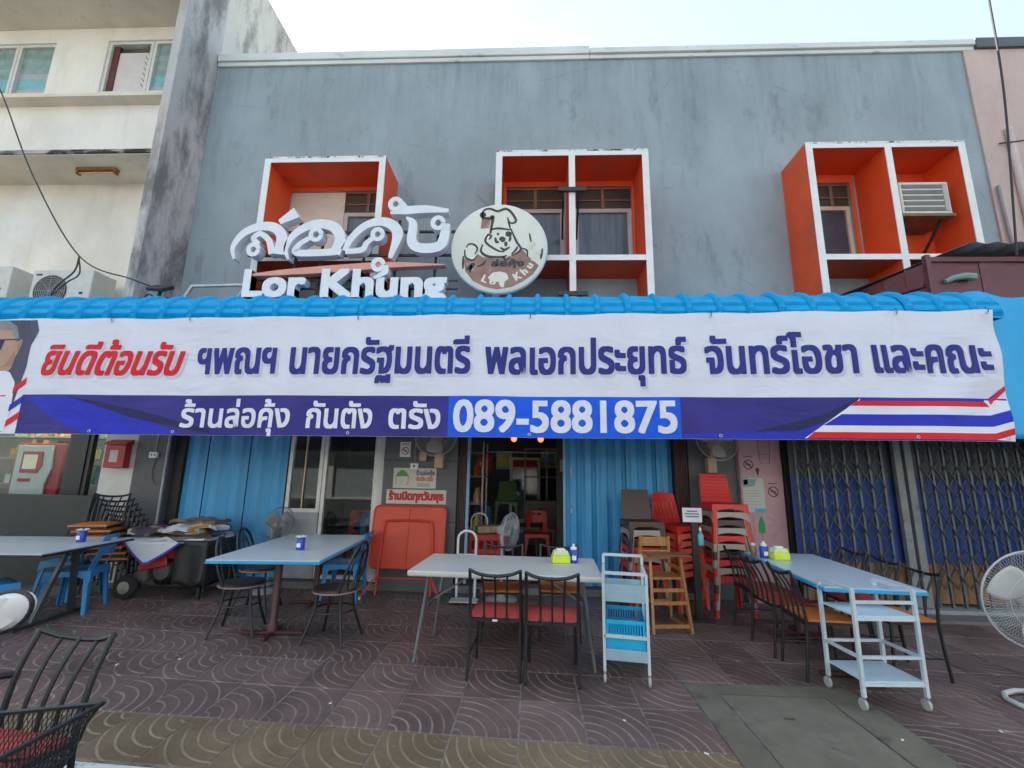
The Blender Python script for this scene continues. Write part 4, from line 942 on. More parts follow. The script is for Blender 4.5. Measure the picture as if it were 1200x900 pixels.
# ================================================================== neighbour's lean-to and blue tarpaulin
leanto = thing('lean_to', 'dark red sheet metal lean-to with grey corrugated roof', 'lean-to', (6, 5.6, 3.2))
def tp(mb, name, m, **k):
    mb.v = [(x-6, y-5.6, z-3.2) for x, y, z in mb.v]; return mb.build(name, m, leanto, **k)
RS = mat('red_sheet', (.13, .035, .042), .5, var=.2, scale=3, dirt=(.22, .10, .10), damt=.3, dscale=2)
RG = mat('grey_roof_sheet', (.10, .12, .14), .45, var=.2, metal=.2)
nz_ = 60
rf = MB(); rf.grid(nz_, 6, lambda u, v: (5.36-.86*v+(4.0+.86*v)*u, 5.38+1.18*v, 4.44-.22*v+.016*sin(u*nz_*pi/2)))
tp(rf, 'roof', RG, solid=.006, fix=False, smooth=True)
for k in range(4):
    f0, f1 = k/4, (k+.97)/4; q = lambda f: (4.97-.42*f, 5.56+.95*f)
    (xa, ya), (xb, yb) = q(f0), q(f1); zt = 4.27-.10*f0
    tp(MB().add([(xa, ya, 3.4), (xb, yb, 3.4), (xb, yb, zt-.02), (xa, ya, zt), (xa+.02, ya, 3.4), (xb+.02, yb, 3.4), (xb+.02, yb, zt-.02), (xa+.02, ya, zt)], [(0, 1, 2, 3), (4, 7, 6, 5), (0, 3, 7, 4), (1, 5, 6, 2), (3, 2, 6, 7), (0, 4, 5, 1)]), 'side_sheet', RS)
for k in range(12): tp(MB().box(5.0+.30*k, 5.296+.30*k, 5.56+.008*(k % 2), 5.58+.008*(k % 2), 3.4, 4.34), 'front_sheet', RS)
tp(MB().box(4.94, 5.0, 5.53, 5.59, 2.2, 4.36), 'corner_post', RS)
tp(MB().bar((4.93, 5.60, 3.98), (4.53, 6.5, 4.0), .04, .05), 'side_rail', RS)
tp(MB().bar((5.0, 5.545, 4.30), (8.6, 5.545, 4.30), .03, .06), 'front_rail', RS)
lg = thing('lamp_shade', 'grey-green swan-neck lamp on the red sheet wall', 'lamp', (5.30, 5.53, 4.03))
MB().tube([(-.17, 0, -.03), (-.08, -.02, .01), (.05, -.03, .03), (.16, -.02, .02)], .028, 8, r1=.05).build('shade', mat('lamp_green', (.20, .30, .28), .5), lg, smooth=True)
MB().tube([(.14, -.02, .02), (.2, .03, .05)], .012, 6).build('arm', mat('lamp_green', (.2, .3, .28), .5), lg)
TA = mat('tarpaulin_blue', (.01, .34, .68), .45, var=.12, scale=1.5)
tb = MB(); tb.grid(40, 24, lambda u, v: (4.86+4.2*u, 5.16-.05*sin(u*17+v)*(1-.4*v)-.02*sin(u*41), 2.02+1.65*v+(.03*sin(u*30)*(v > .99))))
tag(tb.build('tarpaulin', TA, smooth=True, solid=.003, fix=False), 'bright blue tarpaulin sheet hanging below the red lean-to', 'tarpaulin')

# ================================================================== shophouses across the street (behind the photographer)
for k, (x0, x1, hh, col) in enumerate(((-26, -13.1, 9.5, (.62, .58, .50)), (-13, -.1, 8.6, (.66, .64, .60)), (0, 12.9, 9.8, (.60, .52, .46)), (13, 26, 8.8, (.58, .60, .60)))):
    nm = ('beige', 'off-white', 'tan', 'pale grey')[k]
    t = thing('opposite_shophouse', nm+' shophouse facing the restaurant from across the street', 'building', ((x0+x1)/2, -16, -.1))
    W_ = (x1-x0)/2; wm = wall_mat('opposite_wall_%d' % k, col, tuple(v*.6 for v in col), .25)
    hs = [(-W_+.8+3*i, -W_+2.6+3*i, 5.0, 6.6) for i in range(4)]+[(-W_+.4+3.1*i, -W_+3.1+3.1*i, .1, 2.7) for i in range(4)]
    b = wall_holes(-W_, W_, -.2, hh, 0, -.25, hs); b.build('wall', wm, t)
    MB().box(-W_, W_, -8, -.6, -.2, hh-.2).build('rear_rooms', MATS['dark_room'], t)
    for i in range(4): MB().box(*hs[i][:2], -.2, -.15, *hs[i][2:]).build('window', GLASSD, t)
    for i in range(4): MB().box(*hs[4+i][:2], -.2, -.15, *hs[4+i][2:]).build('shutter', mat('opposite_shutter', (.30, .32, .33), .5), t)
    MB().box(-W_, W_, .0, .9, 3.1, 3.25).build('canopy', wm, t)

# ================================================================== furniture makers (front of a chair looks along +y)
SEATR = mat('seat_red', (.42, .06, .05), .5, var=.2, scale=5); SEATO = mat('seat_orange', (.60, .19, .04), .5, var=.2, scale=5)
SEATD = mat('seat_brown', (.045, .022, .02), .4, var=.2); CHAIRT = mat('chair_tube', (.010, .011, .013), .42, var=.2, spec=.6)
def slat_chair(seat_m, label, group=None, loc=(0, 0, 0), rz=0., arm=False):
    t = thing('slat_back_chair', label, 'chair', loc, rz, group)
    for s in (-1, 1):
        MB().tube(spline([(.205*s, -.23, 0), (.20*s, -.20, .30), (.20*s, -.195, .47), (.20*s, -.225, .66), (.20*s, -.285, .815)], 5), .0125, 8).build('rear_leg', CHAIRT, t, smooth=True)
        MB().tube([(.195*s, .215, 0), (.185*s, .185, .43)], .0125, 8).build('front_leg', CHAIRT, t, smooth=True)
    sr = MB(); sr.bar((-.2, -.195, .425), (.2, -.195, .425), .02, .02).bar((-.19, .185, .425), (.19, .185, .425), .02, .02).bar((-.195, -.19, .425), (-.188, .185, .425), .02, .02).bar((.195, -.19, .425), (.188, .185, .425), .02, .02)
    sr.build('seat_frame', CHAIRT, t)
    MB().tube(spline([(-.205, -.285, .812), (-.12, -.305, .785), (0, -.315, .775), (.12, -.305, .785), (.205, -.285, .812)], 4), .0135, 8).build('top_rail', CHAIRT, t, smooth=True)
    for x in (-.10, 0, .10):
        MB().tube(spline([(x*.9, -.19, .43), (x*.9, -.20, .55), (x*.95, -.245, .68), (x, -.31, .785)], 4), .009, 6).build('back_slat', CHAIRT, t, smooth=True)
    MB().grid(8, 8, lambda u, v: (-.2+.4*u, -.175+.375*v, .455+.022*(sin(pi*u)*sin(pi*v))**.5)).grid(1, 1, lambda u, v: (-.2+.4*u, -.175+.375*v, .437), True).add(
        [(-.2, -.175, .437), (.2, -.175, .437), (.2, .2, .437), (-.2, .2, .437), (-.2, -.175, .455), (.2, -.175, .455), (.2, .2, .455), (-.2, .2, .455)],
        [(0, 1, 5, 4), (1, 2, 6, 5), (2, 3, 7, 6), (3, 0, 4, 7)]).build('seat', seat_m, t, smooth=True)
    for s in (-1, 1): MB().tube([(.203*s, -.2, .17), (.193*s, .20, .17)], .008, 6).build('side_stretcher', CHAIRT, t)
    if arm:
        for s in (1,):
            MB().tube(spline([(.205*s, -.235, .64), (.235*s, -.10, .66), (.24*s, .12, .655), (.22*s, .185, .60), (.195*s, .19, .44)], 5), .014, 8).build('armrest', CHAIRT, t, smooth=True)
    return t
def bent_chair(label, group, loc, rz):
    t = thing('bentwood_style_chair', label, 'chair', loc, rz, group)
    for a in (45, 135, 225, 315):
        ca, sa = cos(rd(a)), sin(rd(a))
        MB().tube(spline([(.165*ca, .165*sa, .435), (.19*ca, .19*sa, .25), (.285*ca, .285*sa, 0)], 4), .0135, 8).build('leg', CHAIRT, t, smooth=True)
    MB().tube([(.185*cos(k*pi/14), .185*sin(k*pi/14), .27) for k in range(28)], .008, 6, True).build('ring_stretcher', CHAIRT, t, smooth=True)
    MB().lathe([(.0, .43), (.205, .43), (.212, .44), (.212, .455), (.2, .468), (.12, .475), (0, .478)], 32).build('seat', SEATD, t, smooth=True)
    MB().lathe([(.209, .432), (.216, .436), (.216, .446), (.209, .45)], 32).build('seat_edge', mat('seat_edge_tan', (.30, .22, .19), .45), t, smooth=True)
    def hoop(wd, top, n=18):
        out = []
        for k in range(n+1):
            a = pi*k/n; z = .45+(top-.45)*sin(a)**.62; out.append((-wd*cos(a), -.13-.12*((z-.45)/.43), z))
        return out
    MB().tube([(-.165, -.115, .44)]+hoop(.19, .885)[1:-1]+[(.165, -.115, .44)], .0135, 8).build('back_hoop', CHAIRT, t, smooth=True)
    MB().tube([(-.085, -.16, .45)]+hoop(.095, .80)[1:-1]+[(.085, -.16, .45)], .008, 6).build('inner_hoop', CHAIRT, t, smooth=True)
    MB().tube([(0, -.17, .455), (0, -.255, .885)], .006, 6).build('back_slat', CHAIRT, t)
    return t
def leg_plate(mb, s, sy, top, wt=.2, wb=.235):
    """L-shaped tapered plastic leg at corner (s, sy)"""
    e, th = .055, .012
    for ax in (0, 1):
        T = [(wt*s, wt*sy), ((wt-e)*s, wt*sy)] if ax == 0 else [(wt*s, wt*sy), (wt*s, (wt-e)*sy)]
        B = [(wb*s, wb*sy), ((wb-e*.7)*s, wb*sy)] if ax == 0 else [(wb*s, wb*sy), (wb*s, (wb-e*.7)*sy)]
        ox, oy = (0, -th*sy) if ax == 0 else (-th*s, 0)
        V = [(*T[0], top), (*T[1], top), (*B[1], 0), (*B[0], 0)]; V += [(x+ox, y+oy, z) for x, y, z in V]
        mb.add(V, [(0, 1, 2, 3), (7, 6, 5, 4), (0, 4, 5, 1), (1, 5, 6, 2), (2, 6, 7, 3), (3, 7, 4, 0)])
def plastic_chair(m, style, label, group=None, loc=(0, 0, 0), rz=0., with_back=True):
    t = thing('plastic_chair', label, 'chair', loc, rz, group)
    for s in (-1, 1):
        for sy in (-1, 1):
            b = MB(); leg_plate(b, s, sy, .40); b.build('leg', m, t)
    st = MB()
    st.grid(6, 6, lambda u, v: (-.205+.41*u, -.205+.41*v, .44-.012*sin(pi*u)*sin(pi*v))); st.build('seat', m, t, solid=.008, smooth=True, fix=False)
    ap = MB()
    for (dx, dy) in ((0, 1), (0, -1), (1, 0), (-1, 0)):
        n = 12
        def pt(u, v, dx=dx, dy=dy):
            a = -.205+.41*u; low = .325+.065*sin(pi*u)**.5; z = .441+(low-.441)*v; k = .205+(.441-z)*.08
            return (a*(k/.205), k*dy, z) if dy else (k*dx, a*(k/.205), z)
        ap.grid(n, 2, pt)
    ap.build('apron', m, t, solid=.006, fix=False)
    if with_back:
        yb = lambda z: -.195-.10*((z-.43)/.38)-.02*sin(pi*(z-.43)/.38)
        if style == 'slot':
            o = wall_holes(-.19, .19, .43, .81, 0, .012, [(-.075, .075, .735, .768), (-.11, .11, .46, .60)])
        elif style == 'ribs':
            o = MB()
            for k in range(9): o.box(-.19+.002*k, .19-.002*k, .008, .022, .445+.041*k, .445+.041*k+.030)
            o.box(-.188, .188, .0, .0085, .43, .815)
        elif style == 'fan':
            o = wall_holes(-.2, .2, .43, .83, 0, .012, [(-.155+.062*k, -.118+.062*k, .50, .70) for k in range(6)])
        else:
            o = MB().box(-.19, .19, 0, .012, .43, .82)
        nv = []
        for x, y, z in o.v:
            top = max(0, (z-.70)/.12); nv.append((x*(1-.10*top*top)*(.98 if z < .5 else 1), yb(z)+y+.9*x*x*(1 if z > .45 else .5), z-.5*x*x*top))
        o.v = nv; o.build('backrest', m, t, bevel=.004)
    return t
def chair_label(side): return side
def caster(x, y, par, z=.10):
    MB().box(x-.006, x+.006, y-.008, y+.008, .03, z).build('caster_fork', STEEL, par)
    MB().lathe([(0, -.009), (.036, -.010), (.040, 0), (.036, .010), (0, .010)], 18, (x, y+.014, .040), Matrix.Rotation(rd(90), 3, 'Y')).build('caster_wheel', mat('caster_rubber', (.42, .42, .40), .5), par, smooth=True)
def fan_head(par, r, loc, rz, tilt, m_cage, m_blade, m_motor, spokes=40, depth=.16, clear=False):
    M_ = Matrix.Translation(loc) @ Matrix.Rotation(rz, 4, 'Z') @ Matrix.Rotation(tilt, 4, 'X')
    def tr(mb): mb.v = [tuple(M_ @ Vector(v)) for v in mb.v]; return mb          # fan looks along -y
    cg = MB()
    prof = [(.18, -depth*.5), (.62, -depth*.46), (.88, -depth*.34), (1.0, -depth*.05), (.9, depth*.3), (.5, depth*.5), (.25, depth*.55)]
    for k in range(spokes):
        a = 2*pi*k/spokes; cg.tube([(p*r*cos(a), y, p*r*sin(a)) for p, y in prof], (.0018 if spokes < 60 else .0012), 3)
    for p, y, rr in ((1.0, -depth*.05, .007), (.62, -depth*.46, .0025), (.9, depth*.3, .003), (.18, -depth*.5, .004)):
        cg.tube([(p*r*cos(q*pi/20), y, p*r*sin(q*pi/20)) for q in range(40)], rr, 5, True)
    tag(tr(cg).build('guard', m_cage, par), kind='stuff')
    tr(MB().lathe([(0, -.012), (.17*r, -.008), (.18*r, .0), (0, .004)], 24, (0, -depth*.5, 0), Matrix.Rotation(rd(90), 3, 'X'))).build('badge_disc', m_blade, par, smooth=True)
    for k in range(3):
        b = MB(); a0 = 2*pi*k/3+.5
        def bp(u, v, a0=a0):
            rr = r*(.16+.70*u); wd = .55+.45*sin(pi*min(1, u*.8+.15)); a = a0+(v-.5)*1.35*wd*(1 if u > .15 else .7)
            return (rr*cos(a), .03*(v-.5)*2-.01, rr*sin(a))
        b.grid(6, 8, bp); tr(b).build('blade', m_blade, par, smooth=True, solid=.003, fix=False)
    tr(MB().lathe([(0, -.02), (.055, -.02), (.075, .05), (.075, .13), (.05, .17), (0, .175)], 20, (0, 0, 0), Matrix.Rotation(rd(-90), 3, 'X'))).build('motor', m_motor, par, smooth=True)

# ------------------------------------------------------------------ tables
TGREY = mat('table_top_grey', (.56, .59, .62), .32, var=.03, scale=2, spec=.4, dirt=(.47, .49, .51), damt=.30, dscale=4, dsharp=.12); TBLUE = mat('table_edge_blue', (.03, .36, .66), .4); MAROON = mat('maroon_paint', (.065, .022, .024), .45, var=.2)
def pedestal_table(label, loc, rz, L, W_, top_m):
    t = thing('pedestal_table', label, 'table', loc, rz)
    MB().box(-W_/2, W_/2, -L/2, L/2, .735, .745).build('table_top', top_m, t)
    MB().box(-W_/2-.006, W_/2+.006, -L/2-.006, L/2+.006, .708, .7345).build('edge_band', TBLUE, t, bevel=.004)
    for y in (-L*.30, L*.30):
        MB().lathe([(.05, .03), (.05, .10), (.034, .12), (.034, .69)], 16, (0, y, 0)).build('post', MAROON, t, smooth=True)
        f = MB(); f.bar((-.30, y, .022), (.30, y, .022), .045, .03); f.build('foot', MAROON, t, bevel=.006)
        f = MB(); f.bar((0, y-.2, .024), (0, y+.2, .024), .045, .026); f.build('foot', MAROON, t, bevel=.006)
        MB().box(-.25, .25, y-.04, y+.04, .688, .707).build('top_plate', MAROON, t)
    return t
pedestal_table('grey-topped table with bright blue edge and maroon posts, bentwood-style chairs around it', (-2.52, 5.22, 0), .085, 1.80, 1.02, TGREY)
pedestal_table('blue-edged table beside the scissor gate with slat-back chairs', (2.70, 4.66, 0), -.08, 1.66, .72, mat('table_top_bluegrey', (.48, .56, .64), .32, var=.03, scale=2))
t1 = thing('dining_table', 'grey-topped table with black edge and slanting steel legs beside blue plastic chairs', 'table', (-5.42, 4.86, 0), .10)
MB().box(-.76, .76, -.58, .58, .73, .742).build('table_top', TGREY, t1)
MB().box(-.767, .767, -.587, .587, .705, .7295).build('edge_band', BLACKM, t1, bevel=.005)
for x in (-.5, .5):
    MB().bar((x+.06, -.05, .70), (x-.02, -.22, .03), .06, .03).build('leg', mat('dark_steel', (.06, .065, .07), .35, metal=.4), t1)
    MB().bar((x+.06, .05, .70), (x-.02, .22, .03), .06, .03).build('leg', MATS['dark_steel'], t1)
    MB().bar((x-.02, -.42, .018), (x-.02, .42, .018), .05, .03).build('foot', MATS['dark_steel'], t1)
wt = thing('folding_table', 'long off-white plastic folding table with bent steel legs', 'table', (-.20, 4.46, 0), -.045)
MB().box(-.82, .82, -.44, .44, .695, .742).build('table_top', mat('plastic_offwhite', (.55, .54, .50), .45, var=.06, scale=3), wt, bevel=.014)
for s in (-1, 1):
    lg_ = MB(); lg_.tube(spline([(.66*s, -.33, .69), (.70*s, -.31, .4), (.75*s, -.34, .0)], 4), .0145, 8); lg_.build('leg', mat('folding_leg_steel', (.20, .22, .24), .35, metal=.5), wt, smooth=True)
    lg_ = MB(); lg_.tube(spline([(.66*s, .33, .69), (.70*s, .31, .4), (.75*s, .34, .0)], 4), .0145, 8); lg_.build('leg', MATS['folding_leg_steel'], wt, smooth=True)
    MB().tube([(.70*s, -.31, .40), (.70*s, .31, .40)], .011, 8).build('cross_bar', MATS['folding_leg_steel'], wt)
    MB().bar((.68*s, 0, .42), (.25*s, 0, .69), .015, .015).build('brace', MATS['folding_leg_steel'], wt)

# ------------------------------------------------------------------ chairs
G1 = 'slat-back chairs at the white folding table'
ca = slat_chair(SEATR, 'black slat-back chair with red seat at the white folding table, its back near the paper-white tag', G1, (-.265, 4.08, 0), -.03)
MB().box(-.02, .02, -.207, -.206, .418, .432).build('white_tag', WHITE, ca)
ca['label'] = 'black slat-back chair, red seat, white tag on its rear rail, at the white folding table'
slat_chair(SEATR, 'black slat-back chair with plain red seat between the tagged chair and the small trolley', G1, (.185, 4.02, 0), -.05)
slat_chair(SEATO, 'black chair with orange seat behind the folding table, opposite the tagged chair', G1, (-.27, 4.90, 0), pi+.04)
slat_chair(SEATO, 'black chair with orange seat behind the folding table, nearer the tissue box', G1, (.30, 4.95, 0), pi-.05)
G2 = 'slat-back chairs at the blue-edged table by the gate'
slat_chair(SEATO, 'black chair with orange seat beside the white shelf trolley, on the drain cover side', G2, (2.42, 4.24, 0), -pi/2-.06)
slat_chair(SEATR, 'black slat-back chair with red seat, middle one between stools and blue-edged table', G2, (2.40, 4.74, 0), -pi/2+.03)
slat_chair(SEATR, 'black slat-back chair with red seat closest to the tall stack of red chairs', G2, (2.44, 5.22, 0), -pi/2)
slat_chair(SEATO, 'black slat-back chair with orange seat on the gate side, behind the shelf trolley', G2, (3.10, 4.32, 0), pi/2+.05)
slat_chair(SEATR, 'black slat-back chair on the gate side of the blue-edged table, middle of its row', G2, (3.16, 4.84, 0), pi/2-.04)
slat_chair(SEATR, 'black slat-back chair on the gate side of the table, closest to the scissor gate', G2, (3.22, 5.36, 0), pi/2)
G3 = 'bentwood-style chairs at the grey-topped table'
bent_chair('black hoop-back chair with round brown seat, on the generator side at the table front', G3, (-2.86, 4.74, 0), -pi/2+.25)
bent_chair('black hoop-back chair with round brown seat, on the white table side', G3, (-1.86, 4.62, 0), pi/2-.1)
bent_chair('black hoop-back chair further back on the generator side of the grey-topped table', G3, (-3.10, 5.45, 0), -pi/2+.1)
G4 = 'blue plastic chairs'
plastic_chair(PLBLUE, 'slot', 'blue plastic chair tucked in on the generator side of the black-edged table', G4, (-5.05, 5.22, 0), pi/2+.35)
plastic_chair(PLBLUE, 'slot', 'blue plastic chair standing between the black-edged table and charcoal counter', G4, (-5.62, 5.72, 0), pi+.05)
plastic_chair(PLBLUE, 'slot', 'blue plastic chair on the road side of the black-edged table', G4, (-5.22, 4.45, 0), -.5)
plastic_chair(PLBLUE, 'slot', 'blue plastic chair beside the folded orange table', G4, (-2.32, 6.0, 0), pi/2+.1)
# stack of black chairs
for k in range(7):
    c_ = slat_chair(SEATO, 'black orange-seated chair, '+('lowest', 'second', 'third', 'fourth', 'fifth', 'sixth', 'topmost')[k]+' of the stack by the charcoal counter', 'stacked black chairs', (-5.22-.052*k, 5.90-.01*k, .066*k), pi+.35)
# plastic chair stacks
def stack(seq, x, y, rz, style, labels, group, dz=.09, z0=0.):
    for k, m in enumerate(seq):
        col = {'red_plastic': 'red', 'beige_plastic': 'beige', 'brown_plastic': 'dark brown', 'salmon_plastic': 'salmon'}[m.name]
        same = [q for q in seq if q == m]
        top = k == len(seq)-1
        od = ('topmost', 'second from the top', 'third from the top', 'fourth from the top', 'fifth from the top', 'fifth from the floor', 'fourth from the floor', 'third from the floor', 'second from the floor', 'on the floor')
        up_ = len(seq)-1-k; lab = f'{col} plastic chair, {od[up_] if up_ < 5 else (od[9-k])}, in {labels}'
        plastic_chair(m, style, lab, group, (x, y-.004*k, z0+dz*k), rz+random.uniform(-.02, .02), with_back=(k >= len(seq)-3))
stack([PLRED, PLBEIGE, PLRED, PLBROWN, PLBEIGE, PLRED, PLBEIGE, PLBROWN, PLBEIGE, PLRED], 2.34, 5.88, pi, 'ribs', 'the tallest stack, by the pink pillar', 'chairs in the tallest stack')
stack([PLBROWN, PLRED, PLBEIGE, PLRED, PLBROWN, PLBEIGE, PLBROWN], 1.36, 5.90, pi+.05, 'plain', 'the brown stack by the blue shutter', 'chairs in the brown stack', dz=.098)
stack([PLSALMON]*6+[PLRED], 1.86, 6.10, pi+.45, 'fan', 'the salmon stack behind the sanitiser stand', 'chairs in the salmon stack', dz=.088)
# foreground armchair on the road
slat_chair(SEATR, 'black slat-back armchair with red seat at the kerb beside the motorcycle basket', None, (-2.28, 2.07, -.12), pi-.12, arm=True).scale = (1.07, 1.07, 1.07)

# ------------------------------------------------------------------ trolleys
TRW = mat('trolley_paint', (.52, .60, .64), .45, var=.1, scale=6, dirt=(.3, .22, .16), damt=.16, dscale=12); TRB = mat('trolley_tray_blue', (.30, .44, .52), .4, var=.1)
def bars(par, m, segs, t=.022):
    for nm, p, q in segs: MB().bar(p, q, t, t).build(nm, m, par)
tA = thing('serving_trolley', 'narrow pale blue serving trolley holding a bright blue basket', 'trolley', (.78, 4.08, 0), -.16)
w_, d_ = .165, .22
for sx in (-1, 1):
    for sy in (-1, 1):
        MB().bar((w_*sx, d_*sy, .09), (w_*sx, d_*sy, .80), .022, .022).build('post', TRW, tA); caster(w_*sx, d_*sy, tA)
bars(tA, TRW, [('top_rail', (-w_, -d_, .80), (w_, -d_, .80)), ('handle', (-w_, d_, .87), (w_, d_, .87)), ('handle_post', (-w_, d_, .79), (-w_, d_, .87)), ('handle_post', (w_, d_, .79), (w_, d_, .87)), ('side_rail', (-w_, -d_, .78), (-w_, d_, .78)), ('side_rail', (w_, -d_, .78), (w_, d_, .78)), ('guard_rail', (-w_, -d_, .34), (w_, -d_, .34)), ('guard_rail', (-w_, d_, .34), (w_, d_, .34))])
for z in (.62, .20):
    tt = MB(); tt.box(-w_+.012, w_-.012, -d_-.004, d_+.004, z, z+.012).box(-w_+.012, w_-.012, -d_-.012, -d_-.004, z-.03, z+.05).box(-w_+.012, w_-.012, d_+.004, d_+.012, z-.03, z+.05); tt.build('tray', TRB, tA, bevel=.003)
MB().box(-w_+.012, w_-.012, -d_-.011, -d_-.0045, .6505, .72).build('end_panel', TRB, tA)
bk = thing('plastic_basket', 'bright blue slotted plastic basket on the lower trolley tray', 'basket', (.78, 4.08, .213), -.16)
BB = mat('basket_blue', (.02, .42, .72), .4, var=.1)
MB().box(-.14, .14, -.20, .20, 0, .012).build('base', BB, bk)
for s in (-1, 1):
    b = wall_holes(-.148, .148, .0, .23, 0, .006, [(-.13+.0205*k, -.119+.0205*k, .12, .20) for k in range(13)])
    b.v = [(x, (-.205 if s < 0 else .199)+y-.02*s*(-1)*z*1.2*(1), z+.012) for x, y, z in b.v]; b.build('slotted_side', BB, bk)
    MB().box(.146*s-.004, .146*s+.004, -.2, .2, .012, .24).build('side', BB, bk)
tB = thing('shelf_trolley', 'white two-shelf serving trolley with tube rails beside the drain cover', 'trolley', (2.52, 3.79, 0), .06)
w_, d_ = .222, .175
for sx in (-1, 1):
    for sy in (-1, 1):
        MB().bar((w_*sx, d_*sy, .09), (w_*sx, d_*sy, .785), .024, .024).build('post', TRW, tB); caster(w_*sx, d_*sy, tB)
bars(tB, TRW, [('top_rail', (-w_, -d_, .785), (-w_, d_, .785)), ('top_rail', (w_, -d_, .785), (w_, d_, .785)), ('top_rail', (-w_, -d_, .70), (w_, -d_, .70)), ('guard_rail', (-w_, -d_, .34), (w_, -d_, .34)), ('guard_rail', (-w_, d_, .34), (w_, d_, .34)), ('side_rail', (-w_, -d_, .34), (-w_, d_, .34)), ('side_rail', (w_, -d_, .34), (w_, d_, .34))], .02)
for z in (.60, .18):
    MB().box(-w_+.012, w_-.012, -d_-.006, d_+.006, z, z+.012).box(-w_+.013, w_-.013, -d_-.010, -d_-.003, z-.022, z-.001).build('shelf', mat('trolley_shelf', (.55, .68, .76), .4, var=.08), tB)

# ------------------------------------------------------------------ wooden high chair
hc = thing('wooden_high_chair', 'orange-varnished wooden high chair with tray in front of stacked chairs', 'high chair', (1.42, 5.32, 0), .12)
WD = mat('varnished_wood', (.42, .19, .06), .45, var=.25, scale=5, stretch=(4, 4, .5))
for sx in (-1, 1):
    MB().bar((.20*sx, -.25, 0), (.16*sx, -.12, .76), .028, .03).build('leg', WD, hc); MB().bar((.20*sx, .25, 0), (.16*sx, .14, .90), .028, .03).build('leg', WD, hc)
    MB().bar((.20*sx, -.25, .02), (.20*sx, .25, .02), .03, .028).build('runner', WD, hc)
    MB().bar((.17*sx, -.16, .60), (.17*sx, .16, .60), .022, .03).build('side_rail', WD, hc)
for nm, y, z in (('rung', -.238, .07), ('rung', -.20, .28), ('rung', -.18, .40), ('rung', .22, .2)): MB().bar((-.19, y, z), (.19, y, z), .02, .034).build(nm, WD, hc)
MB().box(-.18, .18, -.16, .15, .50, .522).build('seat', WD, hc)
MB().box(-.22, .22, -.30, -.05, .745, .762).build('tray', mat('dark_varnish', (.20, .09, .04), .4, var=.25, scale=5), hc, bevel=.006)
for z in (.68, .82): MB().cbox(0, .155, z+.02, .33, .016, .10).build('back_board', WD, hc, bevel=.005)
# sanitiser stand
ss = thing('sanitiser_stand', 'black pole stand with sanitiser bottle and printed card', 'stand', (1.90, 5.60, 0))
MB().box(-.14, .14, -.12, .12, 0, .02).build('base_plate', BLACKM, ss, bevel=.004)
MB().box(-.035, .035, -.025, .025, .02, 1.05).build('pole', BLACKM, ss)
cd = MB().cbox(-.03, -.04, 1.13, .22, .008, .16).build('card', mat('card_white', (.72, .72, .72), .6), ss)
for k, (z, w2) in enumerate(((1.165, .12), (1.135, .16), (1.105, .15))): MB().box(-.03-w2/2, -.03+w2/2, -.046, -.0445, z, z+.014).build('card_line', mat('card_ink', (.12, .13, .18) if k == 0 else (.25, .45, .25), .6), cd)
bt = MB().lathe([(.03, .80), (.034, .81), (.034, .90), (.026, .925), (.012, .935), (.012, .96)], 16, (.05, -.045, 0)).build('bottle', mat('sanitiser_blue', (.12, .42, .52), .25, var=.1), ss, smooth=True)
MB().lathe([(.014, .96), (.014, .985), (.004, .99), (.004, 1.01)], 12, (.05, -.045, 0)).build('pump', WHITE, bt)

# ------------------------------------------------------------------ fans
CAGEW = mat('fan_guard_grey', (.46, .48, .50), .4, var=.1); BLW = mat('fan_blade_white', (.62, .63, .62), .35, var=.05); MOTG = mat('fan_motor_grey', (.36, .37, .36), .45); MOTB = mat('fan_motor_beige', (.48, .38, .22), .5)
fr_ = thing('pedestal_fan', 'large white pedestal fan with oval tube base standing near the gate', 'fan', (3.72, 3.78, 0))
fan_head(fr_, .345, (-.07, -.10, .73), rd(-8), rd(6), CAGEW, BLW, mat('fan_white', (.6, .6, .58), .4), 96)
MB().tube([(-.06, .03, .73), (0, .06, .66), (0, .06, .03)], .016, 10).build('pole', STEEL, fr_, smooth=True)
MB().tube([(.27*cos(k*pi/6+.26), .2*sin(k*pi/6+.26)+.0, .02) for k in range(12)], .018, 8, True).build('base_ring', mat('fan_base_white', (.55, .58, .58), .4), fr_, smooth=True)
MB().bar((-.26, .0, .02), (.26, .0, .02), .03, .02).build('base_bar', STEEL, fr_); MB().bar((0, -.19, .02), (0, .19, .02), .03, .019).build('base_bar', STEEL, fr_)
ff = thing('doorway_fan', 'grey pedestal fan in the doorway turned sideways behind the folding table', 'fan', (-.36, 6.16, 0))
fan_head(ff, .235, (.10, 0, .83), rd(68), rd(4), CAGEW, mat('fan_blade_grey', (.30, .31, .31), .4), MOTG, 44, .14)
MB().tube([(0, 0, .80), (0, 0, .04)], .018, 10).build('pole', mat('fan_pole', (.42, .42, .40), .4), ff, smooth=True)
MB().lathe([(.20, 0), (.2, .02), (.06, .045), (.03, .08)], 24).build('base', MOTG, ff, smooth=True)
lf = thing('small_fan', 'grey pedestal fan beside the blue shutter, behind the hoop-back chairs', 'fan', (-3.46, 6.26, 0))
fan_head(lf, .215, (.10, -.04, .86), rd(62), rd(6), mat('fan_guard_dark', (.22, .22, .22), .45), MATS['fan_blade_grey'], MOTG, 40, .14)
MB().tube([(0, 0, .84), (0, 0, .04)], .018, 10).build('pole', MATS['fan_pole'], lf, smooth=True)
MB().lathe([(.19, 0), (.19, .02), (.06, .045), (.03, .08)], 24).build('base', MOTG, lf, smooth=True)
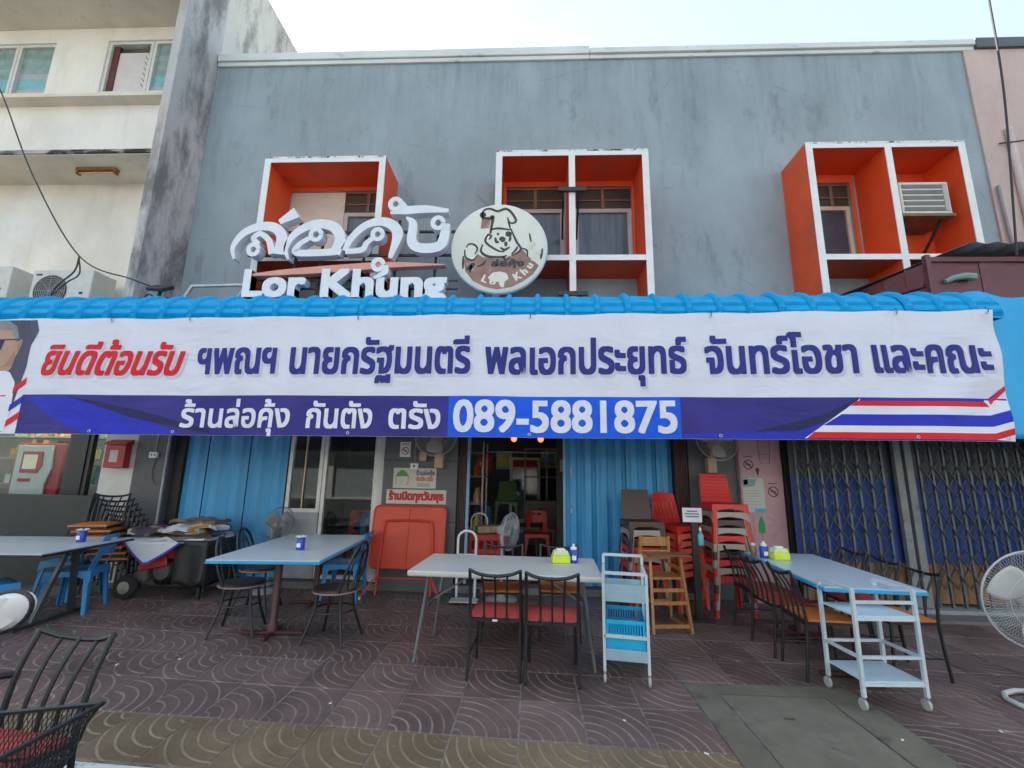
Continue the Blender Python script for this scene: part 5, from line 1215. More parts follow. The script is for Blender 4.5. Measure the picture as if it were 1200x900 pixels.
for (x, y, nm) in ((-1.27, 6.16, 'oscillating wall fan on the grey tiled pillar above the paper notices'), (2.42, 6.18, 'oscillating wall fan on the dark pillar above the tallest stack of chairs')):
    wf = thing('wall_fan', nm, 'fan', (x, y, 1.98))
    fan_head(wf, .275, (0, -.08, .06), rd(6), rd(-14), mat('fan_guard_tan', (.40, .37, .33), .45), mat('fan_blade_tan', (.42, .40, .37), .4), MOTB, 48, .15)
    MB().bar((.01, .06, .06), (.02, .16, -.20), .05, .05).build('neck', MOTB, wf)
    MB().box(-.05, .07, .12, (6.42 if x < 0 else 6.44)-y, -.36, -.16).build('wall_bracket', MOTB, wf, bevel=.012)

# ------------------------------------------------------------------ folded orange table, hand truck, red cart
ot = thing('folded_table', 'orange-red metal folding table folded up against the grey pillar', 'table', (-1.60, 6.16, 0))
OR_ = mat('orange_metal', (.58, .05, .018), .45, var=.12, scale=2)
def rrect(x0, x1, z0, z1, r, n=5):
    P_ = []
    for cx, cz, a in ((x1-r, z1-r, 0), (x0+r, z1-r, 90), (x0+r, z0+r, 180), (x1-r, z0+r, 270)): P_ += arc(cx, cz, r, a, a+90, n)
    return P_
tl = Matrix.Rotation(rd(-7), 4, 'X')
def otb(mb): mb.v = [tuple(tl @ Vector(v)) for v in mb.v]; return mb
otb(MB().prism(rrect(-.50, .47, .34, 1.12, .07), .02, .05, lambda a, b, d: (a, d, b))).build('table_top', OR_, ot, bevel=.006)
otb(MB().tube([(a, .015, b) for a, b in rrect(-.50, .47, .34, 1.12, .07)], .012, 6, True)).build('rim', OR_, ot, smooth=True)
otb(MB().box(-.03, -.018, .005, .02, .36, 1.10)).build('fold_seam', OR_, ot); otb(MB().box(-.46, .44, .004, .019, .72, .732)).build('cross_rib', OR_, ot)
otb(MB().tube(spline([(-.37, -.03, .02), (-.36, -.02, .5), (-.34, -.015, .86), (-.28, -.015, .93), (.22, -.015, .93), (.30, -.015, .86), (.33, -.02, .5), (.34, -.03, .02)], 5), .015, 8)).build('leg_frame', OR_, ot, smooth=True)
otb(MB().tube([(-.37, -.03, .22), (.34, -.03, .22)], .012, 8)).build('leg_bar', OR_, ot)
for sx in (-1, 1): MB().tube([(-.015+.36*sx, -.03, .24), (-.015+.50*sx, -.16, .02)], .013, 8).build('foot', OR_, ot); MB().tube([(-.015+.494*sx, -.155, .03), (-.015+.505*sx, -.165, .0)], .015, 8).build('foot_cap', WHITE, ot)
ht = thing('hand_truck', 'white tube hand truck standing by the doorway', 'hand truck', (-.80, 6.06, 0))
MB().tube([(-.115, 0, .05), (-.115, 0, .74)]+[(-.115*cos(pi*k/8), 0, .74+.10*sin(pi*k/8)) for k in range(1, 8)]+[(.115, 0, .74), (.115, 0, .05)], .016, 8).build('frame', WHITE, ht, smooth=True)
for z in (.3, .55): MB().tube([(-.115, 0, z), (.115, 0, z)], .011, 8).build('cross_bar', WHITE, ht)
MB().box(-.17, .17, -.20, .0, .03, .045).build('toe_plate', mat('toe_plate', (.5, .5, .48), .5), ht)
for sx in (-1, 1): MB().lathe([(0, -.02), (.06, -.02), (.07, 0), (.06, .02), (0, .02)], 18, (.15*sx, .04, .07), Matrix.Rotation(rd(90), 3, 'Y')).build('wheel', BLACKM, ht, smooth=True)
rc = thing('red_crate_cart', 'red crates on a small wire cart just inside the doorway', 'cart', (-.62, 6.86, .1))
for k, z in enumerate((.06, .36)):
    cr = wall_holes(-.24, .24, 0, .26, 0, .012, [(-.2+.1*i, -.13+.1*i, .06, .18) for i in range(4)]); 
    cr.v = [(x, y-.17, zz+z) for x, y, zz in cr.v]; cr.box(-.24, -.228, -.158, .17, z, z+.26).box(.228, .24, -.158, .17, z, z+.26).box(-.228, .228, .158, .17, z, z+.26).box(-.228, .228, -.157, .157, z, z+.012)
    cr.build('crate', mat('crate_red', (.45, .03, .03), .45), rc)
MB().tube([(-.26, .2, .02), (-.26, .2, .78)]+[(-.26+.12*(1-cos(pi*k/8)), .2, .78+.1*sin(pi*k/8)) for k in range(1, 8)]+[(-.02, .2, .78), (-.02, .2, .02)], .012, 8).build('handle', WHITE, rc, smooth=True)
MB().box(-.25, .25, -.18, .18, .03, .055).build('deck', STEEL, rc)
for sx in (-1, 1): MB().lathe([(0, -.01), (.028, -.01), (.03, 0), (.028, .01), (0, .01)], 14, (.2*sx, 0, .03), Matrix.Rotation(rd(90), 3, 'Y')).build('wheel', BLACKM, rc)
MB().cbox(.02, -.02, .68, .36, .26, .1, Matrix.Rotation(.3, 3, 'Z')).build('sack', mat('sack_tan', (.35, .28, .18), .8, var=.3, scale=20), rc, bevel=.03)

# ------------------------------------------------------------------ generator under folded banners
gn = thing('portable_generator', 'black wheeled generator with red tank covered by folded cloths', 'generator', (-4.50, 6.06, 0), .06)
for y in (-.26, .24):
    MB().tube([(-.48, y, .10), (-.48, y, .62)]+[(.48, y, .62), (.48, y, .08)], .016, 8).build('frame_tube', BLACKM, gn); MB().tube([(-.48, y, .14), (.48, y, .14)], .014, 8).build('frame_tube', BLACKM, gn)
for x in (-.48, .48):
    for z in (.14, .62): MB().tube([(x, -.26, z), (x, .24, z)], .014, 8).build('frame_tube', BLACKM, gn)
MB().box(-.40, .30, -.22, .20, .44, .60).build('tank', mat('generator_red', (.45, .03, .025), .35), gn, bevel=.03)
MB().cbox(-.18, -.25, .40, .34, .03, .12, Matrix.Rotation(-.2, 3, 'Y')).build('red_cowl', MATS['generator_red'], gn, bevel=.012)
MB().lathe([(0, -.18), (.12, -.18), (.13, -.1), (.13, .12), (.1, .16), (0, .16)], 20, (-.1, -.05, .30), Matrix.Rotation(rd(90), 3, 'X')).build('engine', mat('engine_grey', (.12, .12, .12), .4, metal=.5, var=.3), gn, smooth=True)
MB().box(.05, .42, -.2, .18, .16, .40).build('alternator', BLACKM, gn, bevel=.03); MB().box(-.42, -.28, -.2, .18, .16, .38).build('muffler', mat('muffler', (.16, .14, .13), .5), gn, bevel=.03)
for y in (-.34, .30):
    whl = MB().lathe([(.07, -.04), (.125, -.035), (.14, 0), (.125, .035), (.07, .04)], 24, (-.40, y, .14), Matrix.Rotation(rd(90), 3, 'X')).build('wheel', mat('tyre_rubber', (.02, .02, .02), .8), gn, smooth=True)
    MB().lathe([(0, -.046), (.06, -.046), (.078, -.036), (.078, .036), (.06, .046), (0, .046)], 20, (-.40, y, .14), Matrix.Rotation(rd(90), 3, 'X')).build('hub', mat('hub_grey', (.32, .31, .28), .5, metal=.4), whl, smooth=True)
MB().bar((.44, -.28, .0), (.44, -.28, .14), .04, .04).build('stand', BLACKM, gn); MB().bar((.44, .26, .0), (.44, .26, .14), .04, .04).build('stand', BLACKM, gn)
def cloth_heap(name, label, m, x0, x1, y0, y1, z, amp, droop, seed, cat='cloth'):
    from mathutils import noise
    nx, ny = 36, 24; b = MB()
    def pt(u, v):
        x = x0+(x1-x0)*u; y = y0+(y1-y0)*v
        k = noise.noise((x*5+seed, y*5, seed))*amp+noise.noise((x*14, y*14+seed, 3))*amp*.4
        ed = max(0, abs(u-.5)*2-.8)/.2; fr_e = max(0, .25-v)/.25
        ragged = .6+.4*sin(x*8+seed)
        return (x+.03*noise.noise((y*6, seed, x)), y+.05*fr_e*0, z+k+.03*sin(u*pi)-droop*fr_e*ragged*fr_e-.5*droop*ed*ed)
    b.grid(nx, ny, pt); return tag(b.build(name, m, None, smooth=True, solid=.006, fix=False), label, cat)
def patch_mat(name, cols, sc_):
    m = bpy.data.materials.new(name); m.use_nodes = True; n = m.node_tree; b = n.nodes['Principled BSDF']
    tc = n.nodes.new('ShaderNodeTexCoord'); v = n.nodes.new('ShaderNodeTexVoronoi'); v.inputs['Scale'].default_value = sc_; n.links.new(tc.outputs['Object'], v.inputs['Vector'])
    sp = n.nodes.new('ShaderNodeSeparateColor'); n.links.new(v.outputs['Color'], sp.inputs[0])
    r = n.nodes.new('ShaderNodeValToRGB'); r.color_ramp.interpolation = 'CONSTANT'
    for i, cc in enumerate(cols):
        e = r.color_ramp.elements[i] if i < 2 else r.color_ramp.elements.new(i/len(cols))
        e.position = i/len(cols); e.color = (*cc, 1)
    n.links.new(sp.outputs[0], r.inputs[0]); n.links.new(r.outputs[0], b.inputs['Base Color']); b.inputs['Roughness'].default_value = .6; return m
WCL = patch_mat('white_cloth_print', [(.62, .62, .63), (.60, .60, .62), (.55, .56, .58), (.10, .14, .34), (.62, .62, .63), (.60, .60, .62), (.42, .24, .10), (.62, .62, .63)], 5.0)
BLP = patch_mat('blanket_print', [(.22, .03, .05), (.34, .18, .04), (.42, .40, .36), (.16, .04, .10), (.34, .30, .24), (.07, .06, .05), (.04, .05, .13)], 8.0)
def folded(name, label, m, x0, x1, y0, y1, z, th, seed, tilt=0.):
    from mathutils import noise
    f = lambda x, y: z+tilt*(x-x0)+.05*noise.noise((x*4+seed, y*5, seed))+.02*noise.noise((x*11, y*13, seed))
    ex = lambda v: .03*noise.noise((v*7, seed, 1.5))
    b = MB(); nx, ny = 26, 14
    P = lambda u, v: (x0+(x1-x0)*u+ex(v)*(2*u-1), y0+(y1-y0)*v+ex(u+3)*(2*v-1))
    for k in range(3):                                  # three folded layers, edges slightly out of line
        dz = th*k/3; sh = .012*((k*7+int(seed)) % 3-1)
        b.grid(nx, ny, lambda u, v: (P(u, v)[0]+sh, P(u, v)[1]-sh, f(*P(u, v))+dz+th/3.3)); 
        b.grid(nx, 1, lambda u, v: (P(u, 0)[0]+sh, P(u, 0)[1]-sh-.010*sin(pi*v), f(*P(u, 0))+dz+th/3.3*v)); b.grid(1, ny, lambda u, v: (P(1, v)[0]+sh+.01*sin(pi*u), P(1, v)[1]-sh, f(*P(1, v))+dz+th/3.3*u))
        b.grid(1, ny, lambda u, v: (P(0, v)[0]+sh-.01*sin(pi*u), P(0, v)[1]-sh, f(*P(0, v))+dz+th/3.3*u))
    return tag(b.build(name, m, None, smooth=True, fix=False), label, 'cloth')
folded('folded_banner_cloth', 'white printed cloth folded flat on the generator, blue-hemmed corner hanging down', WCL, -4.98, -4.02, 5.74, 6.34, .635, .07, 2.0)
folded('patterned_blanket', 'colourful patterned blanket folded on top of the white generator cloth', BLP, -5.02, -4.06, 5.72, 6.30, .735, .06, 7.3, .03)
folded('white_sheet', 'crumpled white sheet lying along the edge of the patterned blanket', WCL, -4.55, -3.90, 5.70, 6.0, .80, .035, 5.1, .05)
folded('brown_sheet', 'brown folded sheet topmost on the generator pile', mat('brown_sheet', (.20, .13, .08), .7, var=.35, scale=7), -4.62, -4.05, 5.92, 6.30, .85, .04, 4.1, .03)
cv = MB(); cv.grid(14, 10, lambda u, v: (-4.34+.42*u, 5.715-.03*sin(u*9)*(1-v)-.05*u*(1-v), .17+.52*v+.03*sin(u*8)*(1-v)))
cv.grid(10, 10, lambda u, v: (-3.92+.03*sin(u*7)*(1-v), 5.665+.60*u, .17+.52*v+.03*sin(u*6)*(1-v)))
tag(cv.build('black_cover', mat('black_sheeting', (.015, .015, .016), .5, var=.3), smooth=True, solid=.004, fix=False), 'black plastic cover hanging over the end of the generator', 'cover')
flp = thing('hanging_flap', 'white triangular cloth corner with blue hem hanging in front of the generator', 'cloth', (-4.62, 5.70, .40))
fl_ = lambda u, v: (-.34+.74*u*(1-.0*v), -.02-.03*sin(u*7)*v-.03*v, .27*(1-v)+(.23-.27)*0+v*(.27-.27*(1-abs(u-.42)/.58 if u > .42 else u/.42))*1.0)
MB().grid(20, 8, fl_).build('cloth', mat('flap_white', (.62, .62, .64), .6, var=.06), flp, solid=.004, smooth=True, fix=False)
MB().grid(20, 1, lambda u, v: (lambda p: (p[0], p[1]-.006, p[2]+.03*v-.004))(fl_(u, 1.0))).build('hem', mat('hem_blue', (.04, .08, .36), .6), flp, solid=.004, fix=False)
# ------------------------------------------------------------------ table-top things
def tissue_box(loc, label):
    t = thing('tissue_box', label, 'tissue box', loc, .1)
    MB().box(-.085, .085, -.06, .06, 0, .07).build('body', mat('lime_plastic', (.62, .75, .04), .35, var=.06), t, bevel=.012)
    MB().prism([(-.08, .07), (.08, .07), (.06, .115), (-.06, .115)], -.055, .055, lambda a, b, d: (a, d, b)).build('lid', mat('pale_lime', (.66, .72, .40), .3, var=.05), t, bevel=.008)
    MB().cbox(0, 0, .12, .08, .05, .02).build('tissue', WHITE, t, bevel=.006)
tissue_box((.29, 4.58, .742), 'lime tissue box on the white folding table')
tissue_box((2.56, 5.06, .745), 'lime tissue box on the blue-edged table by the gate')
def canister(loc, label, tiss=True, nm='napkin_canister'):
    t = thing(nm, label, 'canister' if tiss else 'bottle', loc)
    MB().lathe([(.04, 0), (.042, .01), (.042, .115), (.038, .12), (0, .12)], 20).build('body', mat('canister_blue', (.02, .06, .42), .3, var=.1), t, smooth=True)
    MB().box(-.02, .02, -.046, -.041, .03, .07).build('sticker', WHITE, t)
    if tiss:
        b = MB(); b.grid(16, 3, lambda u, v: ((.022+.032*v+.006*sin(u*24))*cos(2*pi*u), (.022+.032*v+.006*sin(u*24))*sin(2*pi*u), .118+.045*v-.03*v*v+.008*sin(u*31))); b.build('napkins', WHITE, t, solid=.003, fix=False)
    else:
        MB().lathe([(.03, .12), (.03, .14), (.012, .15), (.012, .17), (0, .17)], 16).build('cap', WHITE, t, smooth=True)
canister((-2.40, 4.92, .745), 'blue canister of white napkins on the grey-topped table')
canister((-4.95, 5.08, .742), 'blue canister of white napkins on the black-edged table')
canister((.415, 4.60, .742), 'blue sauce bottle with white cap on the white folding table', False, 'sauce_bottle')
canister((2.44, 5.12, .745), 'blue canister with white cap on the blue-edged table', False, 'sauce_bottle')
sb = thing('condiment_jar', 'small white-capped glass jar on the blue-edged table', 'jar', (2.38, 5.22, .745))
MB().lathe([(.025, 0), (.028, .01), (.028, .09), (.018, .11)], 16).build('body', mat('jar_brown', (.25, .16, .09), .25), sb, smooth=True); MB().lathe([(.02, .11), (.02, .135), (0, .135)], 16).build('cap', WHITE, sb)

# ------------------------------------------------------------------ notices on the pillars
PAP = mat('notice_paper', (.60, .58, .52), .7, var=.06); INKR = mat('ink_red', (.50, .03, .04), .6); INKD = mat('ink_dark', (.06, .06, .08), .6); INKG = mat('ink_green', (.10, .28, .10), .6)
def notice(name, label, x0, x1, z0, z1, y, m=PAP, cat='notice', th=.004):
    t = thing(name, label, cat, ((x0+x1)/2, y, z0)); MB().box(-(x1-x0)/2, (x1-x0)/2, -th, 0, 0, z1-z0).build('sheet', m, t); t['w'] = x1-x0; return t
def tpos(y, th=.004): return lambda x, z, d: (x, -th-.0012-d, z)
def ring(par, cx, cz, r, m, y=-.0055, bar=True):
    n = 20; b = MB(); b.add([((r*k)*cos(2*pi*i/n)+cx, y, (r*k)*sin(2*pi*i/n)+cz) for k in (1, .8) for i in range(n)], [(i, (i+1) % n, n+(i+1) % n, n+i) for i in range(n)])
    if bar: s = r*.64; q = r*.1; b.add([(cx-s-q, y, cz+s-q), (cx-s+q, y, cz+s+q), (cx+s+q, y, cz-s+q), (cx+s-q, y, cz-s-q)], [(0, 1, 2, 3)])
    b.build('prohibition_ring', m, par)
    MB().add([(cx-r*.5, y+.0006, cz-r*.08), (cx+r*.5, y+.0006, cz-r*.08), (cx+r*.5, y+.0006, cz+r*.12), (cx-r*.5, y+.0006, cz+r*.12)], [(0, 1, 2, 3)]).build('cigarette_mark', INKD, par)
n1 = notice('closing_day_notice', 'white notice with bold red Thai lettering above the folded orange table', -1.99, -1.16, 1.135, 1.325, 6.418)
text_obj('lettering', INKR, n1, tpos(0), 'ร้านปิดทุกวันพุธ', -.385, .385, .055, .078, .009, gap=.0003)
n2 = notice('house_notice', 'cream notice with green house drawing and Thai lettering on the grey pillar', -1.91, -1.31, 1.345, 1.62, 6.417)
for pts, m in (([(-.26, .06), (-.09, .06), (-.09, .16), (-.26, .16)], PAP), ([(-.27, .16), (-.08, .16), (-.12, .22), (-.18, .25), (-.24, .21)], INKG)):
    MB().add([(a, -.0055, b) for a, b in pts], [tuple(range(len(pts)))]).build('house_drawing', m, n2)
for p, q in (((-.26, .05), (-.09, .05)), ((-.26, .05), (-.26, .17)), ((-.09, .05), (-.09, .17)), ((-.2, .05), (-.16, .12)), ((-.09, .12), (-.03, .15))): MB().bar((p[0], -.0062, p[1]), (q[0], -.0062, q[1]), .008, .002).build('house_line', INKG if p[0] < -.1 else INKR, n2)
text_obj('lettering', mat('ink_violet', (.18, .16, .30), .6), n2, tpos(0), 'ร้านล่อคุ้ง', .02, .28, .18, .045, .004, gap=.0003)
text_obj('lettering', mat('ink_salmon', (.55, .22, .14), .6), n2, tpos(0), 'กันตัง ตรัง', .02, .26, .10, .045, .004, gap=.0003)
for z in (.03, .055): MB().box(.04, .22, -.0055, -.0045, z, z+.008).build('fine_print', INKD, n2)
n3 = notice('no_smoking_sign', 'small white no-smoking sign above the house notice', -1.84, -1.69, 1.77, 1.98, 6.418, WHITE, 'sign'); ring(n3, 0, .085, .055, INKR)
for z in (.165, .185): MB().box(-.05, .05, -.0055, -.0045, z, z+.008).build('fine_print', INKR, n3)
sw = thing('light_switch', 'white switch box with conduit above the house notice', 'switch', (-1.62, 6.42, 1.60)); MB().box(-.055, .055, -.04, 0, 0, .085).build('box', WHITE, sw, bevel=.005); MB().box(-.012, .012, -.046, -.04, .03, .06).build('rocker', INKD, sw)
MB().tube([(0, -.012, .085), (0, -.012, .60)], .008, 6).build('conduit', mat('conduit_grey', (.3, .3, .3), .6), sw)
ob_ = thing('orange_junction_box', 'small orange-tan junction box below the wall fan guard', 'junction box', (-1.50, 6.42, 1.72)); MB().box(-.05, .05, -.05, 0, 0, .12).build('box', MOTB, ob_, bevel=.006); MB().tube(spline([(.05, -.02, .05), (.12, -.02, .04), (.2, -.03, .08)]), .006, 6).build('cable', BLACKM, ob_)
YP = 6.358
n4 = notice('regulation_poster', 'pale poster with blue corner and blue base on the pink pillar', 2.82, 3.10, 1.12, 1.56, YP, mat('poster_pale', (.55, .58, .54), .7, var=.05), 'poster')
for pts, m in (([(-.135, .43), (-.135, .32), (.02, .34), (.05, .43)], mat('poster_teal', (.20, .38, .42), .6)), ([(-.12, .42), (-.12, .35), (-.06, .36), (-.07, .42)], mat('poster_blue', (.05, .12, .40), .6)), ([(0.0, -.0), (.14, .0), (.14, .05), (.0, .05)], mat('poster_sky', (.10, .45, .62), .6))):
    MB().add([(a, -.0055, b) for a, b in pts], [tuple(range(len(pts)))]).build('poster_print', m, n4)
for k in range(6): MB().box(-.11, .10-.03*(k % 3), -.0058, -.0048, .10+.035*k, .104+.035*k).build('fine_print', mat('ink_grey', (.25, .27, .27), .6), n4)
n5 = notice('cup_menu_board', 'pink painted board with drawn cup and no-smoking rings on the pillar', 2.815, 3.345, 1.58, 2.12, YP, PINK, 'board')
DW = mat('drawn_line', (.12, .06, .07), .7)
cup = [(-.02, .46), (.0, .18), (.12, .18), (.14, .46), (-.02, .46)]
for a, b in zip(cup, cup[1:]): MB().bar((a[0], -.006, a[1]), (b[0], -.006, b[1]), .009, .003).build('cup_line', DW, n5)
for z in (.40, .25, .3): MB().bar((-.01, -.006, z), (.13, -.006, z), .006, .003).build('cup_line', DW, n5)
MB().tube([(.06+.09*cos(k*pi/8), -.006, .46+.04*sin(k*pi/8)) for k in range(9)], .004, 4).build('cup_line', DW, n5)
ring(n5, -.16, .16, .065, DW); MB().box(-.22, -.10, -.0055, -.0045, .26, .27).build('fine_print', DW, n5)
n6 = notice('no_smoking_sticker', 'round no-smoking sticker below the cup drawing on the pink pillar', 3.13, 3.30, 1.30, 1.54, YP, PINK, 'sticker'); ring(n6, 0, .09, .07, DW); MB().box(-.06, .06, -.0055, -.0045, .19, .20).build('fine_print', DW, n6)
n7 = notice('ice_cream_drawing', 'small dark ice cream cone drawing above the pale poster', 2.98, 3.08, 1.585, 1.70, YP-.006, PINK, 'drawing'); MB().add([(-.025, -.0055, .08), (0, -.0055, .0), (.025, -.0055, .08), (.02, -.0055, .11), (-.02, -.0055, .11)], [(0, 1, 2, 3, 4)]).build('cone', DW, n7)
n8 = notice('green_sprig_sticker', 'green leaf shaped sticker under the pale poster on the pink pillar', 2.93, 3.09, .75, 1.10, YP, PINK, 'sticker'); MB().add([(a+.02, -.0055, b) for a, b in [(-.045, .12), (0, .10), (.045, .12), (.045, .2), (.01, .33), (-.02, .3), (-.045, .2)]], [tuple(range(7))]).build('leaf', mat('leaf_green', (.02, .32, .12), .5), n8); MB().bar((.02, -.006, .02), (.02, -.006, .12), .006, .003).build('stem', INKG, n8)
# ------------------------------------------------------------------ things inside the restaurant
for x, y, z, lab in ((-.32, 8.6, 2.22, 'small red glowing lantern inside the doorway beside the dark beam'), (.18, 8.6, 2.22, 'small red glowing lantern inside the doorway next to the red poster')):
    l_ = thing('red_lantern', lab, 'lantern', (x, y, z)); MB().lathe([(.02, -.06), (.05, -.03), (.055, 0), (.04, .04), (.015, .06)], 14).build('shade', mat('lantern_red', (1, .10, .03), .4, emit=.9), l_, smooth=True); MB().tube([(0, 0, .05), (0, 0, .40)], .004, 5).build('cord', BLACKM, l_)
gc = plastic_chair(mat('green_plastic', (.06, .16, .05), .5), 'plain', 'dark green plastic chair stacked high inside the doorway', None, (-.45, 9.0, .62), pi); gc.name = 'plastic_chair'
it = thing('indoor_table', 'dark dining table inside the restaurant under the green chair', 'table', (-.42, 9.0, .1)); MB().box(-.6, .6, -.4, .4, .49, .52).build('table_top', mat('dark_top', (.12, .10, .09), .4), it)
for sx in (-1, 1):
    for sy in (-1, 1): MB().bar((.54*sx, .34*sy, 0), (.54*sx, .34*sy, .49), .04, .04).build('leg', BLACKM, it)
ct = thing('indoor_cabinet', 'grey display cabinet deep inside the restaurant', 'cabinet', (.35, 10.5, .1)); MB().box(-.5, .5, -.25, .25, 0, .9).build('body', mat('cabinet_grey', (.20, .20, .20), .5), ct)
for x in (-.48, 0, .48): MB().box(x-.015, x+.015, -.24, -.21, .9, 2.0).build('post', mat('cabinet_light', (.35, .34, .33), .5), ct)
MB().box(-.5, .5, -.25, .25, 2.0, 2.04).build('top', MATS['cabinet_light'], ct); MB().box(-.5, .5, -.2, .2, 1.4, 1.42).build('shelf', MATS['cabinet_light'], ct)
tag(MB().box(-.75, .62, 8.2, 8.24, 1.93, 1.955).build('curtain_rod', mat('rod_grey', (.35, .35, .34), .5)), 'pale rod spanning the room behind the doorway', 'rod')
po = notice('red_top_poster', 'small poster with red heading on the interior wall by the door', .50, .72, 1.62, 1.90, 8.0, PAP, 'poster'); MB().box(-.11, .11, -.006, -.0045, .20, .28).build('heading', INKR, po); MB().box(-.06, .06, -.006, -.0045, .03, .08).build('print', INKD, po)
tag(MB().box(.44, .80, 8.002, 8.06, .1, 2.597).build('partition_post', DARKI), 'dark partition post inside the doorway carrying the small poster', 'post')
for (x, y, m, lab) in ((-2.55, 7.5, PLBLUE, 'blue plastic chair behind the restaurant window glass'), (-2.9, 7.9, PLRED, 'red plastic chair behind the restaurant window glass')):
    plastic_chair(m, 'slot', lab, None, (x, y, .10), pi+.2)
rk = thing('drinks_rack', 'red and chrome rack of jars behind the restaurant window', 'rack', (-2.55, 8.6, .1))
for sx in (-1, 1): MB().tube([(.35*sx, 0, 0), (.35*sx, 0, 1.75)], .015, 8).build('upright', STEEL, rk)
for z in (.4, .85, 1.3, 1.7): MB().box(-.36, .36, -.15, .15, z, z+.02).build('shelf', STEEL, rk)
for z in (.42, .87, 1.32):
    for k in range(4): MB().lathe([(.06, 0), (.06, .14), (.04, .17), (.04, .2)], 12, (-.25+.165*k, 0, z)).build('jar', gm[(k*3+int(z*10)) % 8], rk, smooth=True)

# ------------------------------------------------------------------ motorcycle at the kerb (only its basket and mirror reach the picture)
mc = thing('motorcycle', 'parked motorcycle with black wire mesh front basket and a mirror coloured white for reflected sky', 'motorcycle', (-1.58, .75, -.12))
TY = MATS['tyre_rubber']
for y in (.72, -.52):
    wv_ = MB(); wv_.tube([(0, y+.25*cos(k*pi/16), .28+.25*sin(k*pi/16)) for k in range(32)], .035, 8, True); wl = wv_.build('wheel', TY, mc, smooth=True)
    MB().lathe([(.20, -.02), (.222, -.02), (.222, .02), (.20, .02)], 28, (0, y, .28), Matrix.Rotation(rd(90), 3, 'Y')).build('rim', STEEL, wl)
    sp_ = MB()
    for k in range(8): sp_.tube([(0, y, .28), (0, y+.21*cos(k*pi/4), .28+.21*sin(k*pi/4))], .006, 5)
    tag(sp_.build('spokes', STEEL, wl), kind='stuff')
for s in (-1, 1): MB().tube([(.06*s, .72, .28), (.06*s, .42, .92)], .018, 8).build('fork', STEEL, mc)
MB().tube(spline([(-.33, .28, .98), (-.2, .36, .98), (0, .42, .94), (.2, .36, .98), (.33, .28, .98)], 4), .014, 8).build('handlebar', BLACKM, mc, smooth=True)
MB().prism([(.45, .90), (.35, .55), (.05, .35), (-.55, .45), (-.75, .62), (-.7, .70), (-.1, .60), (.2, .72), (.34, .95)], -.09, .09, lambda a, b, d: (d, a, b)).build('body', mat('motorcycle_red', (.25, .02, .02), .3, coat=.5), mc, bevel=.03)
MB().prism([(-.72, .71), (.0, .64), (.05, .70), (-.3, .76), (-.72, .80)], -.12, .12, lambda a, b, d: (d, a, b)).build('saddle', mat('saddle_black', (.02, .02, .02), .6), mc, bevel=.03)
MB().box(-.12, .12, -.1, .25, .22, .40).build('engine', mat('engine_metal', (.2, .2, .2), .4, metal=.6), mc, bevel=.03)
for s in (-1, 1):
    MB().tube(spline([(.26*s, .32, .98), (.34*s, .32, 1.15), (.35*s, .345, 1.30)], 4), .008, 6).build('mirror_stem', BLACKM, mc)
    mr_ = MB(); mr_.lathe([(0, -.012), (.05, -.012), (.066, 0), (.06, .018), (.03, .03), (0, .032)], 24, (0, 0, 0), Matrix.Rotation(rd(-80), 3, 'X'))
    RY = Matrix.Translation((.355*s, .35, 1.335)) @ Matrix.Rotation(rd(-32), 4, 'Y') @ Matrix.Diagonal((1.0, 1, .62, 1))
    mr_.v = [tuple(RY @ Vector(v)) for v in mr_.v]; mo_ = mr_.build('mirror', mat('mirror_sky_white', (.72, .73, .74), .3, var=.04), mc, smooth=True)  # white colour stands in for the sky reflected in the mirror glass
    rg_ = MB().tube([tuple(RY @ (Matrix.Rotation(rd(-80), 3, 'X') @ Vector((.066*cos(k*pi/12), .066*sin(k*pi/12), 0)))) for k in range(24)], .005, 6, True); rg_.build('mirror_rim', BLACKM, mo_, smooth=True)
# mesh basket: wires woven round a tapered box
BX = mat('basket_wire', (.02, .024, .026), .45, var=.2)
bko = Vector((-.025, .70, -.035))
def bas(u, z):                           # u round the rim 0..4, z 0 (bottom) ..1 (rim)
    hw, hd = .12+.075*z, .11+.075*z; k = int(u) % 4; f = u-int(u)
    cs = [(hw, hd), (-hw, hd), (-hw, -hd), (hw, -hd)]; a, b = cs[k], cs[(k+1) % 4]
    x, y = a[0]+(b[0]-a[0])*f, a[1]+(b[1]-a[1])*f
    return Vector((x+bko.x, y+bko.y, .63+.25*z+.12*x))
MB().tube([bas(u/4, 1) for u in range(16)], .008, 6, True).build('basket_rim', BX, mc)
bw = MB(); n = 92
for k in range(n):
    u = 4*k/n
    for s in (-1, 1):
        bw.tube([bas((u+s*.30*q/3) % 4, q/3) for q in range(4)], .0017, 3)
for k in range(-6, 7):
    t_ = k/7; bw.tube([Vector((.12*t_+bko.x, bko.y-.11, .63+.014*t_)), Vector((.12*t_+bko.x, bko.y+.11, .63+.014*t_))], .002, 4); bw.tube([Vector((bko.x-.12, bko.y+.11*t_, .616)), Vector((bko.x+.12, bko.y+.11*t_, .644))], .002, 4)
tag(bw.build('basket_mesh', BX, mc), kind='stuff')
for z in (0, .5): MB().tube([bas(u/4, z) for u in range(16)], .004, 5, True).build('basket_hoop', BX, mc)
MB().bar((0, .42, .9), (0, .55, .72), .03, .03).build('basket_bracket', BLACKM, mc)

